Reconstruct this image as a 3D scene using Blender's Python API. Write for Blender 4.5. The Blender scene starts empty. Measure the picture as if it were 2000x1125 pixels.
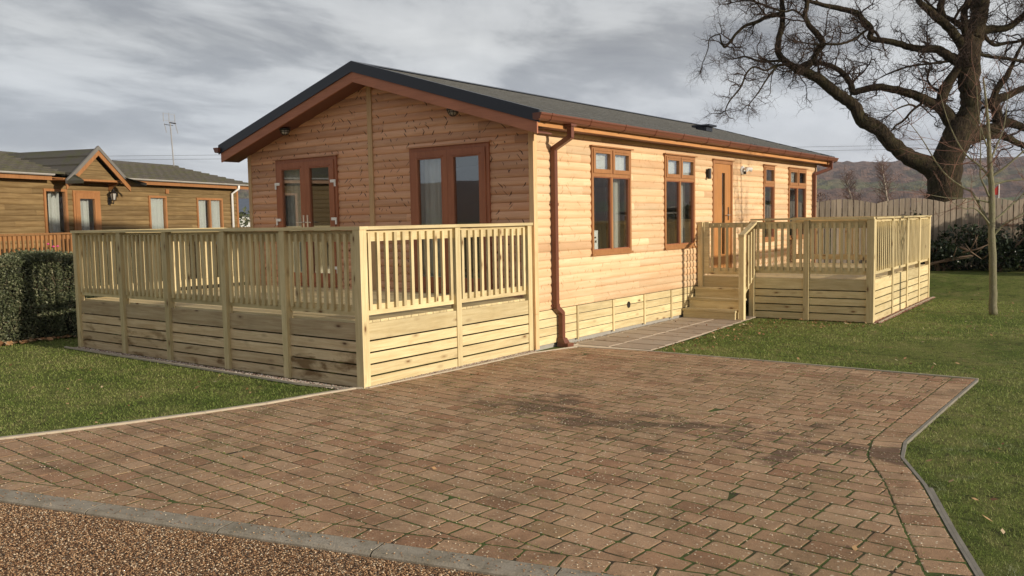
import bpy, math, random
import numpy as np
from mathutils import Vector, Matrix
random.seed(7); rng = np.random.default_rng(7)
S = bpy.context.scene
COL = S.collection
R = math.radians

# ---------------------------------------------------------------- camera
cam = bpy.data.cameras.new('camera'); camo = bpy.data.objects.new('camera', cam); COL.objects.link(camo)
CP = Vector((6.722, -9.4141, 1.7733))
cr = Vector((0.79884, 0.60127, -0.01802)); cu = Vector((-0.03293, 0.07361, 0.99674)); cf = Vector((-0.60064, 0.79565, -0.0786))
camo.matrix_world = Matrix(((cr.x, cu.x, -cf.x, CP.x), (cr.y, cu.y, -cf.y, CP.y), (cr.z, cu.z, -cf.z, CP.z), (0, 0, 0, 1)))
cam.lens = 30.21; cam.sensor_width = 36; cam.clip_start = 0.05; cam.clip_end = 6000
S.camera = camo
S.render.resolution_x = 1024; S.render.resolution_y = 576
S.view_settings.view_transform = 'Standard'; S.view_settings.look = 'None'
S.view_settings.exposure = EXPOSURE = 0.42; S.view_settings.gamma = 1

# ---------------------------------------------------------------- sun and sky
SUN_EL = R(13.5); SUN_DIR = Vector((math.cos(SUN_EL), 0.035, math.sin(SUN_EL))).normalized()   # towards the sun
sl = bpy.data.lights.new('sun', 'SUN'); sl.energy = 3.8; sl.angle = R(1.2); sl.color = (1.0, 0.89, 0.74)
so = bpy.data.objects.new('sun', sl); COL.objects.link(so); so.location = (30, 0, 12)
so.rotation_euler = SUN_DIR.to_track_quat('Z', 'Y').to_euler()


class NT:
    def __init__(s, tree):
        s.t = tree; tree.nodes.clear()
    def n(s, typ, ins=None, **props):
        nd = s.t.nodes.new(typ)
        for k, v in props.items(): setattr(nd, k, v)
        for k, v in (ins or {}).items():
            sk = nd.inputs[k]
            if isinstance(v, bpy.types.NodeSocket): s.t.links.new(v, sk)
            elif isinstance(v, bpy.types.Node): s.t.links.new(v.outputs[0], sk)
            else: sk.default_value = v
        return nd
    def m(s, op, a, b=0.0, c=None, clamp=False):
        ins = {0: a, 1: b}
        if c is not None: ins[2] = c
        return s.n('ShaderNodeMath', ins, operation=op, use_clamp=clamp).outputs[0]
    def vm(s, op, a, b=(0, 0, 0)):
        return s.n('ShaderNodeVectorMath', {0: a, 1: b}, operation=op).outputs[0]
    def ramp(s, fac, stops, interp='LINEAR'):
        nd = s.n('ShaderNodeValToRGB', {0: fac}); r = nd.color_ramp; r.interpolation = interp
        while len(r.elements) < len(stops): r.elements.new(0.5)
        for e, (p, c) in zip(r.elements, stops):
            e.position = p; e.color = (c[0], c[1], c[2], 1) if not isinstance(c, (int, float)) else (c, c, c, 1)
        return nd.outputs[0]
    def mix(s, fac, a, b, mode='MIX'):
        nd = s.n('ShaderNodeMix', {}, data_type='RGBA', blend_type=mode)
        for i, v in ((0, fac), (6, a), (7, b)):
            if isinstance(v, bpy.types.NodeSocket): s.t.links.new(v, nd.inputs[i])
            else: nd.inputs[i].default_value = v if i == 0 else (v[0], v[1], v[2], 1)
        return nd.outputs[2]
    def noise(s, vec, scale, detail=4, rough=0.55, dist=0.0, out=0):
        return s.n('ShaderNodeTexNoise', {'Vector': vec, 'Scale': scale, 'Detail': detail, 'Roughness': rough, 'Distortion': dist}).outputs[out]
    def sep(s, v): return s.n('ShaderNodeSeparateXYZ', {0: v}).outputs
    def comb(s, x=0.0, y=0.0, z=0.0): return s.n('ShaderNodeCombineXYZ', {0: x, 1: y, 2: z}).outputs[0]
    def mapping(s, v, scale=(1, 1, 1), loc=(0, 0, 0), rot=(0, 0, 0)):
        return s.n('ShaderNodeMapping', {'Vector': v, 'Scale': scale, 'Location': loc, 'Rotation': rot}).outputs[0]


w = bpy.data.worlds.new('World'); S.world = w; w.use_nodes = True
T = NT(w.node_tree)
sky = T.n('ShaderNodeTexSky', sky_type='NISHITA', sun_disc=False, sun_elevation=SUN_EL, sun_rotation=R(90 - 2), air_density=1.0, dust_density=1.5, ozone_density=1.0)
dirv = T.n('ShaderNodeTexCoord').outputs['Generated']
dx, dy, dz = T.sep(dirv)
zz = T.m('ADD', T.m('MAXIMUM', dz, 0.0), 0.16)
cuv = T.comb(T.m('DIVIDE', dx, zz), T.m('DIVIDE', dy, zz), 0.0)
cuv = T.mapping(cuv, rot=(0, 0, R(-35)), scale=(1.0, 0.62, 1.0), loc=(0.35, 1.35, 0))
n1 = T.noise(cuv, 0.85, 6, 0.52, 0.35)
n2 = T.noise(T.mapping(cuv, loc=(7, 3, 0)), 2.9, 8, 0.60, 0.4)
cl = T.m('ADD', T.m('MULTIPLY', n1, 0.70), T.m('MULTIPLY', n2, 0.30))
dark = T.ramp(cl, [(0.42, 0.0), (0.49, 0.25), (0.55, 0.75), (0.62, 1.0)])
light = T.ramp(dz, [(0.0, (6.3, 6.6, 7.1)), (0.10, (5.7, 5.95, 6.4)), (0.20, (5.95, 6.0, 6.0)), (0.40, (4.9, 5.0, 5.1)), (1.0, (5.0, 5.0, 5.1))])
grey = T.ramp(dz, [(0.0, (4.9, 5.2, 5.9)), (0.10, (2.95, 3.15, 3.65)), (0.20, (1.95, 2.0, 2.2)), (0.40, (1.7, 1.75, 1.95)), (1.0, (2.0, 2.0, 2.1))])
cc = T.mix(dark, light, grey)
fin = T.mix(0.88, sky.outputs[0], cc)
SKY_STRENGTH = 0.098
bg = T.n('ShaderNodeBackground', {0: fin, 1: SKY_STRENGTH})
T.n('ShaderNodeOutputWorld', {0: bg})

# ---------------------------------------------------------------- materials
def material(name):
    m = bpy.data.materials.new(name); m.use_nodes = True
    return m, NT(m.node_tree)

def finish(T, color, rough=0.6, bump=None, bstr=0.3, bdist=0.01, spec=0.3, **kw):
    ins = {'Base Color': color if not isinstance(color, tuple) else (*color, 1), 'Roughness': rough, 'Specular IOR Level': spec}
    ins.update(kw)
    if bump is not None:
        ins['Normal'] = T.n('ShaderNodeBump', {'Height': bump, 'Strength': bstr, 'Distance': bdist}).outputs[0]
    p = T.n('ShaderNodeBsdfPrincipled', ins)
    T.n('ShaderNodeOutputMaterial', {0: p})

def objco(T, island=True):
    co = T.n('ShaderNodeTexCoord').outputs['Object']
    if not island: return co, None
    r = T.n('ShaderNodeNewGeometry').outputs['Random Per Island']
    ro = T.n('ShaderNodeObjectInfo').outputs['Random']
    r = T.m('FRACT', T.m('ADD', r, ro))
    return T.vm('ADD', co, T.comb(T.m('MULTIPLY', r, 37.0), T.m('MULTIPLY', r, 19.0), T.m('MULTIPLY', r, 53.0))), r

def wood(name, axis, light, dark, knot=(0.10, 0.045, 0.015), stain=0.0, var=0.35, knots=1.0, rough=0.62):
    m, T = material(name)
    co, r = objco(T)
    sc = [16.0, 16.0, 16.0]; sc['XYZ'.index(axis)] = 1.1
    g = T.noise(T.mapping(co, scale=tuple(sc)), 1.6, 5, 0.6, 0.6)
    sc2 = [70.0, 70.0, 70.0]; sc2['XYZ'.index(axis)] = 3.0
    f = T.noise(T.mapping(co, scale=tuple(sc2)), 1.0, 3, 0.6)
    b = T.noise(co, 2.2, 4, 0.6)
    gg = T.m('ADD', T.m('MULTIPLY', g, 0.65), T.m('MULTIPLY', f, 0.35))
    c = T.mix(T.ramp(gg, [(0.36, 0.0), (0.62, 1.0)]), light, dark)
    v = T.m('ADD', 1 - var / 2, T.m('MULTIPLY', r, var))
    v = T.m('MULTIPLY', v, T.m('ADD', 0.8, T.m('MULTIPLY', b, 0.4)))
    c = T.mix(1.0, c, T.comb(v, v, v), 'MULTIPLY')
    # knots: small dark ovals with a softer halo
    kc = [9.0, 9.0, 9.0]; kc['XYZ'.index(axis)] = 3.4
    vo = T.n('ShaderNodeTexVoronoi', {'Vector': T.mapping(co, scale=tuple(kc)), 'Scale': 1.0, 'Randomness': 1.0})
    on = T.m('GREATER_THAN', T.sep(vo.outputs['Color'])[0], 0.62)
    k = T.m('MULTIPLY', T.ramp(vo.outputs['Distance'], [(0.07, 1.0), (0.15, 0.35), (0.3, 0.0)]), T.m('MULTIPLY', on, knots))
    c = T.mix(k, c, knot)
    if stain > 0:   # damp brown patches on the low boards
        co0 = T.n('ShaderNodeTexCoord').outputs['Object']
        sn = T.noise(T.mapping(co0, scale=(1.6, 1.6, 4.5), loc=(3.1, 0.4, 0.7)), 1.0, 5, 0.6, 0.3)
        z = T.sep(co0)[2]
        lo = T.ramp(z, [(0.30, 1.0), (0.46, 0.0)])
        c = T.mix(T.m('MULTIPLY', T.m('MULTIPLY', T.ramp(sn, [(0.54, 0.0), (0.64, 1.0)]), lo), stain), c, (0.175, 0.10, 0.04))
    finish(T, c, rough, gg, 0.25, 0.004)
    return m

def knotty(name, axis, light, dark, kcol, kst):
    """log-lap cladding: warm boards with slanted dark knot slashes; u runs along the board, v up it"""
    m, T = material(name)
    co, r = objco(T)
    co0 = T.n('ShaderNodeTexCoord').outputs['Object']
    x, y, z = T.sep(co0); u = y if axis == 'Y' else x
    sc = [13.0, 13.0, 13.0]; sc['XYZ'.index(axis)] = 0.9
    g = T.noise(T.mapping(co, scale=tuple(sc)), 1.7, 6, 0.62, 0.9)
    sc2 = [60.0, 60.0, 60.0]; sc2['XYZ'.index(axis)] = 2.0
    f = T.noise(T.mapping(co, scale=tuple(sc2)), 1.0, 3, 0.6)
    gg = T.m('ADD', T.m('MULTIPLY', g, 0.7), T.m('MULTIPLY', f, 0.3))
    c = T.mix(T.ramp(gg, [(0.38, 0.0), (0.64, 1.0)]), light, dark)
    sb = [8.0, 8.0, 8.0]; sb['XYZ'.index(axis)] = 0.28
    st_ = T.noise(T.mapping(co, scale=tuple(sb)), 1.0, 3, 0.6)
    c = T.mix(T.m('MULTIPLY', T.ramp(st_, [(0.42, 0.0), (0.60, 1.0)]), 0.6), c, (dark[0] * .93, dark[1] * .82, dark[2] * .75))
    b = T.noise(co0, 1.1, 4, 0.6)
    v = T.m('MULTIPLY', T.m('ADD', 0.80, T.m('MULTIPLY', r, 0.32)), T.m('ADD', 0.86, T.m('MULTIPLY', b, 0.28)))
    c = T.mix(1.0, c, T.comb(v, v, v), 'MULTIPLY')
    for (cu_, cv_, off, wdt, thr, st) in ((0.27, 0.114, 0.0, 0.0125, 0.42, 1.0), (0.21, 0.095, 5.3, 0.0085, 0.66, 0.8)):
        P = T.comb(T.m('ADD', T.m('DIVIDE', u, cu_), off), T.m('DIVIDE', z, cv_), 0.0)
        vo = T.n('ShaderNodeTexVoronoi', {'Vector': P, 'Scale': 1.0, 'Randomness': 0.9}, voronoi_dimensions='2D')
        d = T.vm('SUBTRACT', P, vo.outputs['Position']); ddx, ddz, _ = T.sep(d)
        cr_, cg_, cb_ = T.sep(vo.outputs['Color'])
        du = T.m('MULTIPLY', ddx, cu_); dv = T.m('MULTIPLY', ddz, cv_)
        sg = T.m('SUBTRACT', T.m('MULTIPLY', T.m('GREATER_THAN', cr_, 0.5), 2.0), 1.0)
        slope = T.m('MULTIPLY', sg, T.m('ADD', 0.25, T.m('MULTIPLY', cb_, 0.75)))
        acr = T.m('SUBTRACT', du, T.m('MULTIPLY', slope, dv))
        acr = T.m('ADD', acr, T.m('MULTIPLY', T.m('MULTIPLY', dv, dv), 6.0))
        ln = T.m('ADD', 0.014, T.m('MULTIPLY', cb_, 0.034))
        e = T.m('ADD', T.m('POWER', T.m('DIVIDE', T.m('ABSOLUTE', acr), wdt), 2.0), T.m('POWER', T.m('DIVIDE', T.m('ABSOLUTE', dv), ln), 2.0))
        k = T.m('MULTIPLY', T.ramp(e, [(0.35, 1.0), (1.0, 0.0)]), T.m('GREATER_THAN', cg_, thr))
        c = T.mix(T.m('MULTIPLY', k, st * kst), c, kcol)
    finish(T, c, 0.55, gg, 0.2, 0.004)
    return m

def plain(name, col, rough=0.5, var=0.15, scale=6, bump=0.0, metal=0.0, spec=0.4):
    m, T = material(name)
    co, r = objco(T)
    n = T.noise(co, scale, 5, 0.6)
    v = T.m('ADD', 1 - var, T.m('MULTIPLY', n, 2 * var))
    c = T.mix(1.0, col, T.comb(v, v, v), 'MULTIPLY')
    finish(T, c, T.m('ADD', rough - 0.08, T.m('MULTIPLY', n, 0.16)), n if bump else None, bump, 0.01, spec, Metallic=metal)
    return m

KNOT = (0.055, 0.022, 0.010)
M = {}
CL, CD = (0.73, 0.55, 0.345), (0.67, 0.445, 0.25)
M['clad_sunlit_y'] = knotty('sunlit cladding pine along y', 'Y', CL, CD, (0.42, 0.22, 0.10), 0.75)  # long side: sun wash put into the colour, paler boards and faded knots
M['clad_shaded_x'] = knotty('shaded cladding pine along x', 'X', (0.66, 0.385, 0.235), (0.54, 0.29, 0.165), KNOT, 1.0)  # gable: same pine with its shade put into the colour, darker and redder
DL, DD = (0.66, 0.55, 0.315), (0.51, 0.40, 0.205)
for a in 'XYZ':
    M['deck_' + a] = wood('treated pine ' + a, a, DL, DD, knot=(0.16, 0.08, 0.03))
M['deck_stain'] = wood('treated pine damp', 'X', (0.66, 0.52, 0.32), (0.47, 0.33, 0.18), knot=(0.12, 0.06, 0.03), stain=0.9, var=.5)
M['trim_Z'] = wood('pale corner trim', 'Z', (0.66, 0.45, 0.24), (0.55, 0.34, 0.17), knots=0.4)
M['fascia'] = wood('orange fascia board', 'Y', (0.60, 0.30, 0.12), (0.50, 0.23, 0.08), knots=0.3, var=0.15)
M['barge'] = wood('brown barge board', 'X', (0.42, 0.175, 0.10), (0.35, 0.14, 0.08), knots=0.1, var=0.1)
M['frame'] = wood('golden oak frame', 'Z', (0.37, 0.175, 0.070), (0.29, 0.13, 0.05), knots=0.0, var=0.08, rough=0.4)
M['frame_shaded'] = wood('shaded red-brown frame', 'Z', (0.35, 0.135, 0.068), (0.28, 0.10, 0.05), knots=0.0, var=0.08, rough=0.4)  # same frame wood, redder and darker: gable shade put into the colour
M['door'] = wood('oak door', 'Z', (0.45, 0.215, 0.075), (0.38, 0.165, 0.05), knots=0.0, var=0.05, rough=0.4)
M['soffit'] = plain('brown soffit', (0.16, 0.062, 0.04), 0.5)
M['gutter'] = plain('brown plastic gutter', (0.150, 0.055, 0.032), 0.35, 0.08)
M['verge'] = plain('black verge trim', (0.018, 0.022, 0.032), 0.35, 0.1)
M['metal'] = plain('brushed metal', (0.7, 0.7, 0.68), 0.3, 0.05, metal=0.8)
M['white'] = plain('white plastic', (0.8, 0.79, 0.76), 0.4, 0.05)
M['black'] = plain('black metal', (0.02, 0.017, 0.016), 0.4, 0.1)
M['inside'] = plain('cream plasterboard', (0.42, 0.37, 0.30), 0.8, 0.05)
M['carpet'] = plain('brown carpet', (0.13, 0.10, 0.08), 0.95, 0.1)
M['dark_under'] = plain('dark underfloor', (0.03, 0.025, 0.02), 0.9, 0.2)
M['concrete'] = plain('concrete', (0.33, 0.31, 0.27), 0.9, 0.18, 14, 0.4)
M['edging'] = plain('cream edging', (0.42, 0.36, 0.27), 0.85, 0.25, 9, 0.3)
M['ply_red'] = plain('red sail', (0.6, 0.05, 0.04), 0.6)
M['pink'] = plain('pink petals', (0.65, 0.06, 0.25), 0.6)

def mk_roof(name, base, moss, amt, colw):
    m, T = material(name)
    co = T.n('ShaderNodeTexCoord').outputs['Object']
    n = T.noise(co, 3.0, 6, 0.65); n2 = T.noise(co, 40.0, 3, 0.6)
    x, y, z = T.sep(co)
    cor = T.m('SINE', T.m('MULTIPLY', y, 2 * math.pi / colw))
    c = T.mix(T.m('MULTIPLY', T.ramp(n, [(0.45, 0.0), (0.65, 1.0)]), amt), base, moss)
    v = T.m('ADD', 0.75, T.m('MULTIPLY', n2, 0.5))
    c = T.mix(1.0, c, T.comb(v, v, v), 'MULTIPLY')
    finish(T, c, 0.75, T.m('ADD', T.m('MULTIPLY', cor, 1.0), n2), 0.8, 0.012)
    return m
M['roof'] = mk_roof('grey metal roof tile', (0.085, 0.085, 0.080), (0.052, 0.052, 0.046), 0.5, 0.21)
M['roof_old'] = mk_roof('mossy roof tile', (0.080, 0.072, 0.060), (0.075, 0.078, 0.028), 0.7, 0.3)

def mk_glass():
    m, T = material('window glass')
    bf = T.n('ShaderNodeNewGeometry').outputs['Backfacing']
    fr = T.n('ShaderNodeFresnel', {'IOR': T.m('ADD', 1.55, T.m('MULTIPLY', bf, 1 / 1.55 - 1.55))})
    f = T.m('ADD', 0.02, T.m('MULTIPLY', fr.outputs[0], 1.85), clamp=True)
    g = T.n('ShaderNodeBsdfGlossy', {'Color': (0.85, 0.9, 0.95, 1), 'Roughness': 0.012})
    t = T.n('ShaderNodeBsdfTransparent', {'Color': (0.93, 0.95, 0.94, 1)})
    T.n('ShaderNodeOutputMaterial', {0: T.n('ShaderNodeMixShader', {0: f, 1: t.outputs[0], 2: g.outputs[0]})})
    return m
M['glass'] = mk_glass()

def mk_curtain(name, col):
    m, T = material(name)
    p = T.n('ShaderNodeBsdfPrincipled', {'Base Color': (*col, 1), 'Roughness': 0.9})
    tr = T.n('ShaderNodeBsdfTranslucent', {'Color': (*col, 1)})
    T.n('ShaderNodeOutputMaterial', {0: T.n('ShaderNodeMixShader', {0: 0.3, 1: p.outputs[0], 2: tr.outputs[0]})})
    return m
M['curtain'] = mk_curtain('pale curtain cloth', (0.72, 0.69, 0.62))
M['lace'] = mk_curtain('white net cloth', (0.85, 0.84, 0.80))

# ---------------------------------------------------------------- mesh helpers
class MB:
    def __init__(s): s.v = []; s.f = []
    def add(s, vs, fs):
        o = len(s.v); s.v += [tuple(p) for p in vs]; s.f += [tuple(i + o for i in f) for f in fs]; return s
    def box(s, x0, x1, y0, y1, z0, z1):
        return s.add([(x0, y0, z0), (x1, y0, z0), (x1, y1, z0), (x0, y1, z0), (x0, y0, z1), (x1, y0, z1), (x1, y1, z1), (x0, y1, z1)],
                     [(0, 3, 2, 1), (4, 5, 6, 7), (0, 1, 5, 4), (1, 2, 6, 5), (2, 3, 7, 6), (3, 0, 4, 7)])
    def prism(s, poly, axis, a, b):
        """poly: list of 2-D points in the plane of the other two axes (in x,y,z order), run from a to b along axis"""
        n = len(poly)
        def P(p, t):
            if axis == 'X': return (t, p[0], p[1])
            if axis == 'Y': return (p[0], t, p[1])
            return (p[0], p[1], t)
        vs = [P(p, a) for p in poly] + [P(p, b) for p in poly]
        fs = [tuple(range(n)), tuple(range(2 * n - 1, n - 1, -1))] + [(i, i + n, (i + 1) % n + n, (i + 1) % n) for i in range(n)]
        return s.add(vs, fs)
    def seg(s, p, q, o0, o1, z0, z1, zq0=None, zq1=None):
        """box along the ground segment p-q, between offsets o0..o1 on its left-hand normal; heights at p and at q"""
        dx, dy = q[0] - p[0], q[1] - p[1]; L = math.hypot(dx, dy); nx, ny = -dy / L, dx / L
        zq0 = z0 if zq0 is None else zq0; zq1 = z1 if zq1 is None else zq1
        c = [(p[0] + nx * o0, p[1] + ny * o0), (q[0] + nx * o0, q[1] + ny * o0), (q[0] + nx * o1, q[1] + ny * o1), (p[0] + nx * o1, p[1] + ny * o1)]
        lo = [z0, zq0, zq0, z0]; hi = [z1, zq1, zq1, z1]
        return s.add([(a, b, l) for (a, b), l in zip(c, lo)] + [(a, b, h) for (a, b), h in zip(c, hi)],
                     [(0, 3, 2, 1), (4, 5, 6, 7), (0, 1, 5, 4), (1, 2, 6, 5), (2, 3, 7, 6), (3, 0, 4, 7)])
    def tube(s, pts, rad, sides=8, cap=True, ell=None, rough=0.0):
        pts = [Vector(p) for p in pts]; n = len(pts)
        if isinstance(rad, (int, float)): rad = [rad] * n
        t0 = (pts[1] - pts[0]).normalized(); a = t0.orthogonal().normalized()
        vs = []
        for i in range(n):
            t = (pts[min(i + 1, n - 1)] - pts[max(i - 1, 0)])
            t = t.normalized() if t.length > 1e-9 else t0
            a = (a - t * a.dot(t));
            a = a.normalized() if a.length > 1e-6 else t.orthogonal().normalized()
            b = t.cross(a)
            for k in range(sides):
                th = 2 * math.pi * k / sides
                rr = rad[i] * (1 + (rough * (random.random() - 0.5) if rough else 0))
                vs.append(pts[i] + a * (rr * math.cos(th)) + b * (rr * math.sin(th)))
        fs = []
        for i in range(n - 1):
            for k in range(sides):
                k2 = (k + 1) % sides
                fs.append((i * sides + k, i * sides + k2, (i + 1) * sides + k2, (i + 1) * sides + k))
        if cap: fs += [tuple(range(sides - 1, -1, -1)), tuple(range((n - 1) * sides, n * sides))]
        return s.add(vs, fs)
    def lathe(s, prof, c, n=16, axis='Z'):
        vs = []
        for r, h in prof:
            for k in range(n):
                a = 2 * math.pi * k / n; p = (r * math.cos(a), r * math.sin(a), h)
                if axis == 'X': p = (p[2], p[0], p[1])
                if axis == 'Y': p = (p[0], p[2], p[1])
                vs.append((c[0] + p[0], c[1] + p[1], c[2] + p[2]))
        m = len(prof)
        fs = [(i * n + k, i * n + (k + 1) % n, (i + 1) * n + (k + 1) % n, (i + 1) * n + k) for i in range(m - 1) for k in range(n)]
        fs += [tuple(range(n)), tuple(range((m - 1) * n, m * n))]
        return s.add(vs, fs)
    def build(s, name, mat, parent=None, smooth=False, off=None):
        me = bpy.data.meshes.new(name); v = s.v
        if off is None and parent is not None:
            p = parent
            while p.parent: p = p.parent
            off = p.get('_o', (0, 0, 0))
        if off is not None and any(off): v = [(a - off[0], b - off[1], c - off[2]) for a, b, c in v]
        me.from_pydata(v, [], s.f); me.materials.append(mat)
        if smooth: me.polygons.foreach_set('use_smooth', [True] * len(me.polygons))
        o = bpy.data.objects.new(name, me); COL.objects.link(o)
        if parent is not None: o.parent = parent
        return o

def np_mesh(name, verts, faces_n, mat, parent=None, smooth=False):
    """verts (N*k,3); each consecutive k verts form one face"""
    k = faces_n; nf = len(verts) // k
    me = bpy.data.meshes.new(name)
    me.vertices.add(len(verts)); me.vertices.foreach_set('co', np.asarray(verts, np.float32).ravel())
    me.loops.add(nf * k); me.loops.foreach_set('vertex_index', np.arange(nf * k, dtype=np.int32))
    me.polygons.add(nf); me.polygons.foreach_set('loop_start', np.arange(0, nf * k, k, dtype=np.int32))
    me.polygons.foreach_set('loop_total', np.full(nf, k, np.int32))
    me.update(calc_edges=True); me.materials.append(mat)
    o = bpy.data.objects.new(name, me); COL.objects.link(o)
    if parent is not None: o.parent = parent
    return o

def tag(o, label=None, cat=None, group=None, kind=None):
    if label: o['label'] = label
    if cat: o['category'] = cat
    if group: o['group'] = group
    if kind: o['kind'] = kind
    return o
def thing(name, label, cat, loc=(0, 0, 0), group=None, rz=0):
    o = bpy.data.objects.new(name, None); COL.objects.link(o); o.location = loc; o.rotation_euler = (0, 0, rz)
    o.empty_display_size = 0.3
    o['_o'] = tuple(loc) if rz == 0 else (0.0, 0.0, 0.0)
    return tag(o, label, cat, group)
def struct(name, o): o['kind'] = 'structure'; return o

def smoothstep(a, b, x):
    t = min(1, max(0, (x - a) / (b - a))); return t * t * (3 - 2 * t)
def rise(x, y): return 0.33 * smoothstep(10.4, 12.9, y)

def inpoly(x, y, poly):
    x = np.asarray(x); y = np.asarray(y); c = np.zeros(x.shape, bool); n = len(poly)
    for i in range(n):
        x1, y1 = poly[i]; x2, y2 = poly[(i + 1) % n]
        if y1 == y2: continue
        k = ((y1 > y) != (y2 > y)) & (x < (x2 - x1) * (y - y1) / (y2 - y1) + x1); c ^= k
    return c

def clip(poly, hx, hy, hd):   # keep hx*x+hy*y<=hd
    out = []
    for i in range(len(poly)):
        p, q = poly[i], poly[(i + 1) % len(poly)]
        a, b = hx * p[0] + hy * p[1] - hd, hx * q[0] + hy * q[1] - hd
        if a <= 0: out.append(p)
        if a * b < 0:
            t = a / (a - b); out.append((p[0] + t * (q[0] - p[0]), p[1] + t * (q[1] - p[1])))
    return out
def area(poly): return 0.5 * sum(poly[i][0] * poly[(i + 1) % len(poly)][1] - poly[(i + 1) % len(poly)][0] * poly[i][1] for i in range(len(poly)))
M['verge_old'] = plain('grey verge tiles', (0.16, 0.15, 0.135), 0.8, 0.2)
M['gutter_old'] = plain('weathered gutter', (0.42, 0.40, 0.37), 0.5, 0.2)
M['alu'] = plain('dull aluminium', (0.30, 0.29, 0.28), 0.5, 0.1)
M['slate'] = plain('blue grey tiles', (0.10, 0.12, 0.155), 0.7, 0.3, 3)
HAZE = 0.00018

# ================================================================ ground
KX = lambda x: -6.96 + 0.27 * (x - 0.49)          # inner edge of the kerb
LEFT_EDGE = [(-1.27, -7.43), (-1.12, -6.75), (-1.01, -6.35), (-0.81, -5.89), (-0.62, -5.39), (-0.41, -4.80), (-0.25, -4.23), (-0.17, -3.72), (-0.07, -3.22)]
RIGHT_EDGE = [(5.22, 0.66), (5.20, -0.99), (5.19, -2.40), (5.27, -2.87), (5.54, -3.46), (5.83, -4.26), (6.06, -4.86), (6.24, -5.405)]
BACK = [(0.01, -3.16), (0.10, -1.78), (0.14, -0.27), (0.36, 0.49), (1.35, 0.65)]
DRIVE = LEFT_EDGE + BACK + RIGHT_EDGE
INNER_R = [(4.995, 0.64), (4.985, -0.99), (4.975, -2.45), (5.065, -2.96), (5.33, -3.55), (5.62, -4.34), (5.85, -4.94), (5.98, -5.28)]
PATH = [(0.05, 0.55), (1.36, 0.66), (1.30, 2.4), (1.08, 4.9), (0.05, 4.9)]

def grass_mat():
    m, T = material('lawn turf')
    co = T.n('ShaderNodeTexCoord').outputs['Object']
    a = T.noise(co, 0.55, 5, 0.6, 0.4); b = T.noise(co, 4.0, 5, 0.65); f = T.noise(co, 60, 4, 0.7); k_ = T.noise(co, 9.0, 4, 0.7, 0.4)
    c = T.mix(T.ramp(a, [(0.35, 0.0), (0.62, 1.0)]), (0.125, 0.175, 0.036), (0.23, 0.255, 0.07))
    c = T.mix(T.ramp(b, [(0.50, 0.0), (0.72, 0.6)]), c, (0.19, 0.17, 0.07))
    c = T.mix(T.ramp(f, [(0.35, 0.75), (0.6, 0.0)]), c, (0.038, 0.050, 0.012))
    w2_ = T.noise(co, 1.7, 6, 0.72, 0.5)
    c = T.mix(T.ramp(w2_, [(0.50, 0.0), (0.66, 0.7)]), c, (0.235, 0.215, 0.085))
    c = T.mix(T.ramp(w2_, [(0.34, 0.7), (0.46, 0.0)]), c, (0.060, 0.075, 0.020))
    c = T.mix(T.ramp(k_, [(0.56, 0.0), (0.64, 0.8)]), c, (0.045, 0.045, 0.018))
    finish(T, c, 0.9, T.m('ADD', f, T.m('MULTIPLY', b, 1.5)), 0.9, 0.05, 0.1)
    return m
M['turf'] = grass_mat()
def blade_mat():
    m, T = material('grass blades')
    r = T.n('ShaderNodeNewGeometry').outputs['Random Per Island']
    co = T.n('ShaderNodeTexCoord').outputs['Object']
    a = T.noise(co, 0.55, 5, 0.6, 0.4); b = T.noise(co, 3.1, 4, 0.65)
    k_ = T.noise(co, 9.0, 4, 0.7, 0.4)
    q = T.m('SUBTRACT', T.m('ADD', T.m('MULTIPLY', r, 0.5), T.m('MULTIPLY', a, 0.7)), T.m('ADD', T.ramp(k_, [(0.56, 0.0), (0.68, 0.30)]), T.m('MULTIPLY', T.m('SUBTRACT', 0.5, T.noise(co, 1.7, 6, 0.72, 0.5)), 0.9)))
    c = T.ramp(q, [(0.12, (0.090, 0.160, 0.025)), (0.42, (0.185, 0.260, 0.050)), (0.70, (0.31, 0.35, 0.10)), (0.95, (0.42, 0.37, 0.18))])
    fr = T.ramp(b, [(0.56, 0.0), (0.66, 0.7)])
    rm = T.sep(co)[0]
    c = T.mix(T.m('MULTIPLY', fr, T.ramp(T.m('DIVIDE', rm, 10.0), [(0.45, 0.0), (0.6, 1.0)])), c, (0.34, 0.35, 0.28))   # frost-bitten patches of the right lawn
    p = T.n('ShaderNodeBsdfPrincipled', {'Base Color': c, 'Roughness': 0.55, 'Specular IOR Level': 0.3})
    t = T.n('ShaderNodeBsdfTranslucent', {'Color': c})
    T.n('ShaderNodeOutputMaterial', {0: T.n('ShaderNodeMixShader', {0: 0.35, 1: p.outputs[0], 2: t.outputs[0]})})
    return m
M['blade'] = blade_mat()

# lawn sheet with the gentle rise towards the fence
def lawn():
    xs = np.concatenate([np.linspace(-60, -20, 9)[:-1], np.linspace(-20, 14, 70), np.linspace(14, 60, 10)[1:]])
    ys = np.concatenate([np.linspace(-60, -14, 9)[:-1], np.linspace(-14, 30, 90), np.linspace(30, 60, 7)[1:]])
    v = [(x, y, -0.008 + rise(x, y) + 0.012 * math.sin(x * 1.3 + 2 * math.sin(y * .7)) * (1 if y > 1.5 and x > 3.2 else 0)) for y in ys for x in xs]
    nx = len(xs)
    f = [(j * nx + i, j * nx + i + 1, (j + 1) * nx + i + 1, (j + 1) * nx + i) for j in range(len(ys) - 1) for i in range(nx - 1)]
    mb = MB(); mb.add(v, f); struct('lawn', mb.build('lawn', M['turf'], smooth=True))
lawn()

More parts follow.
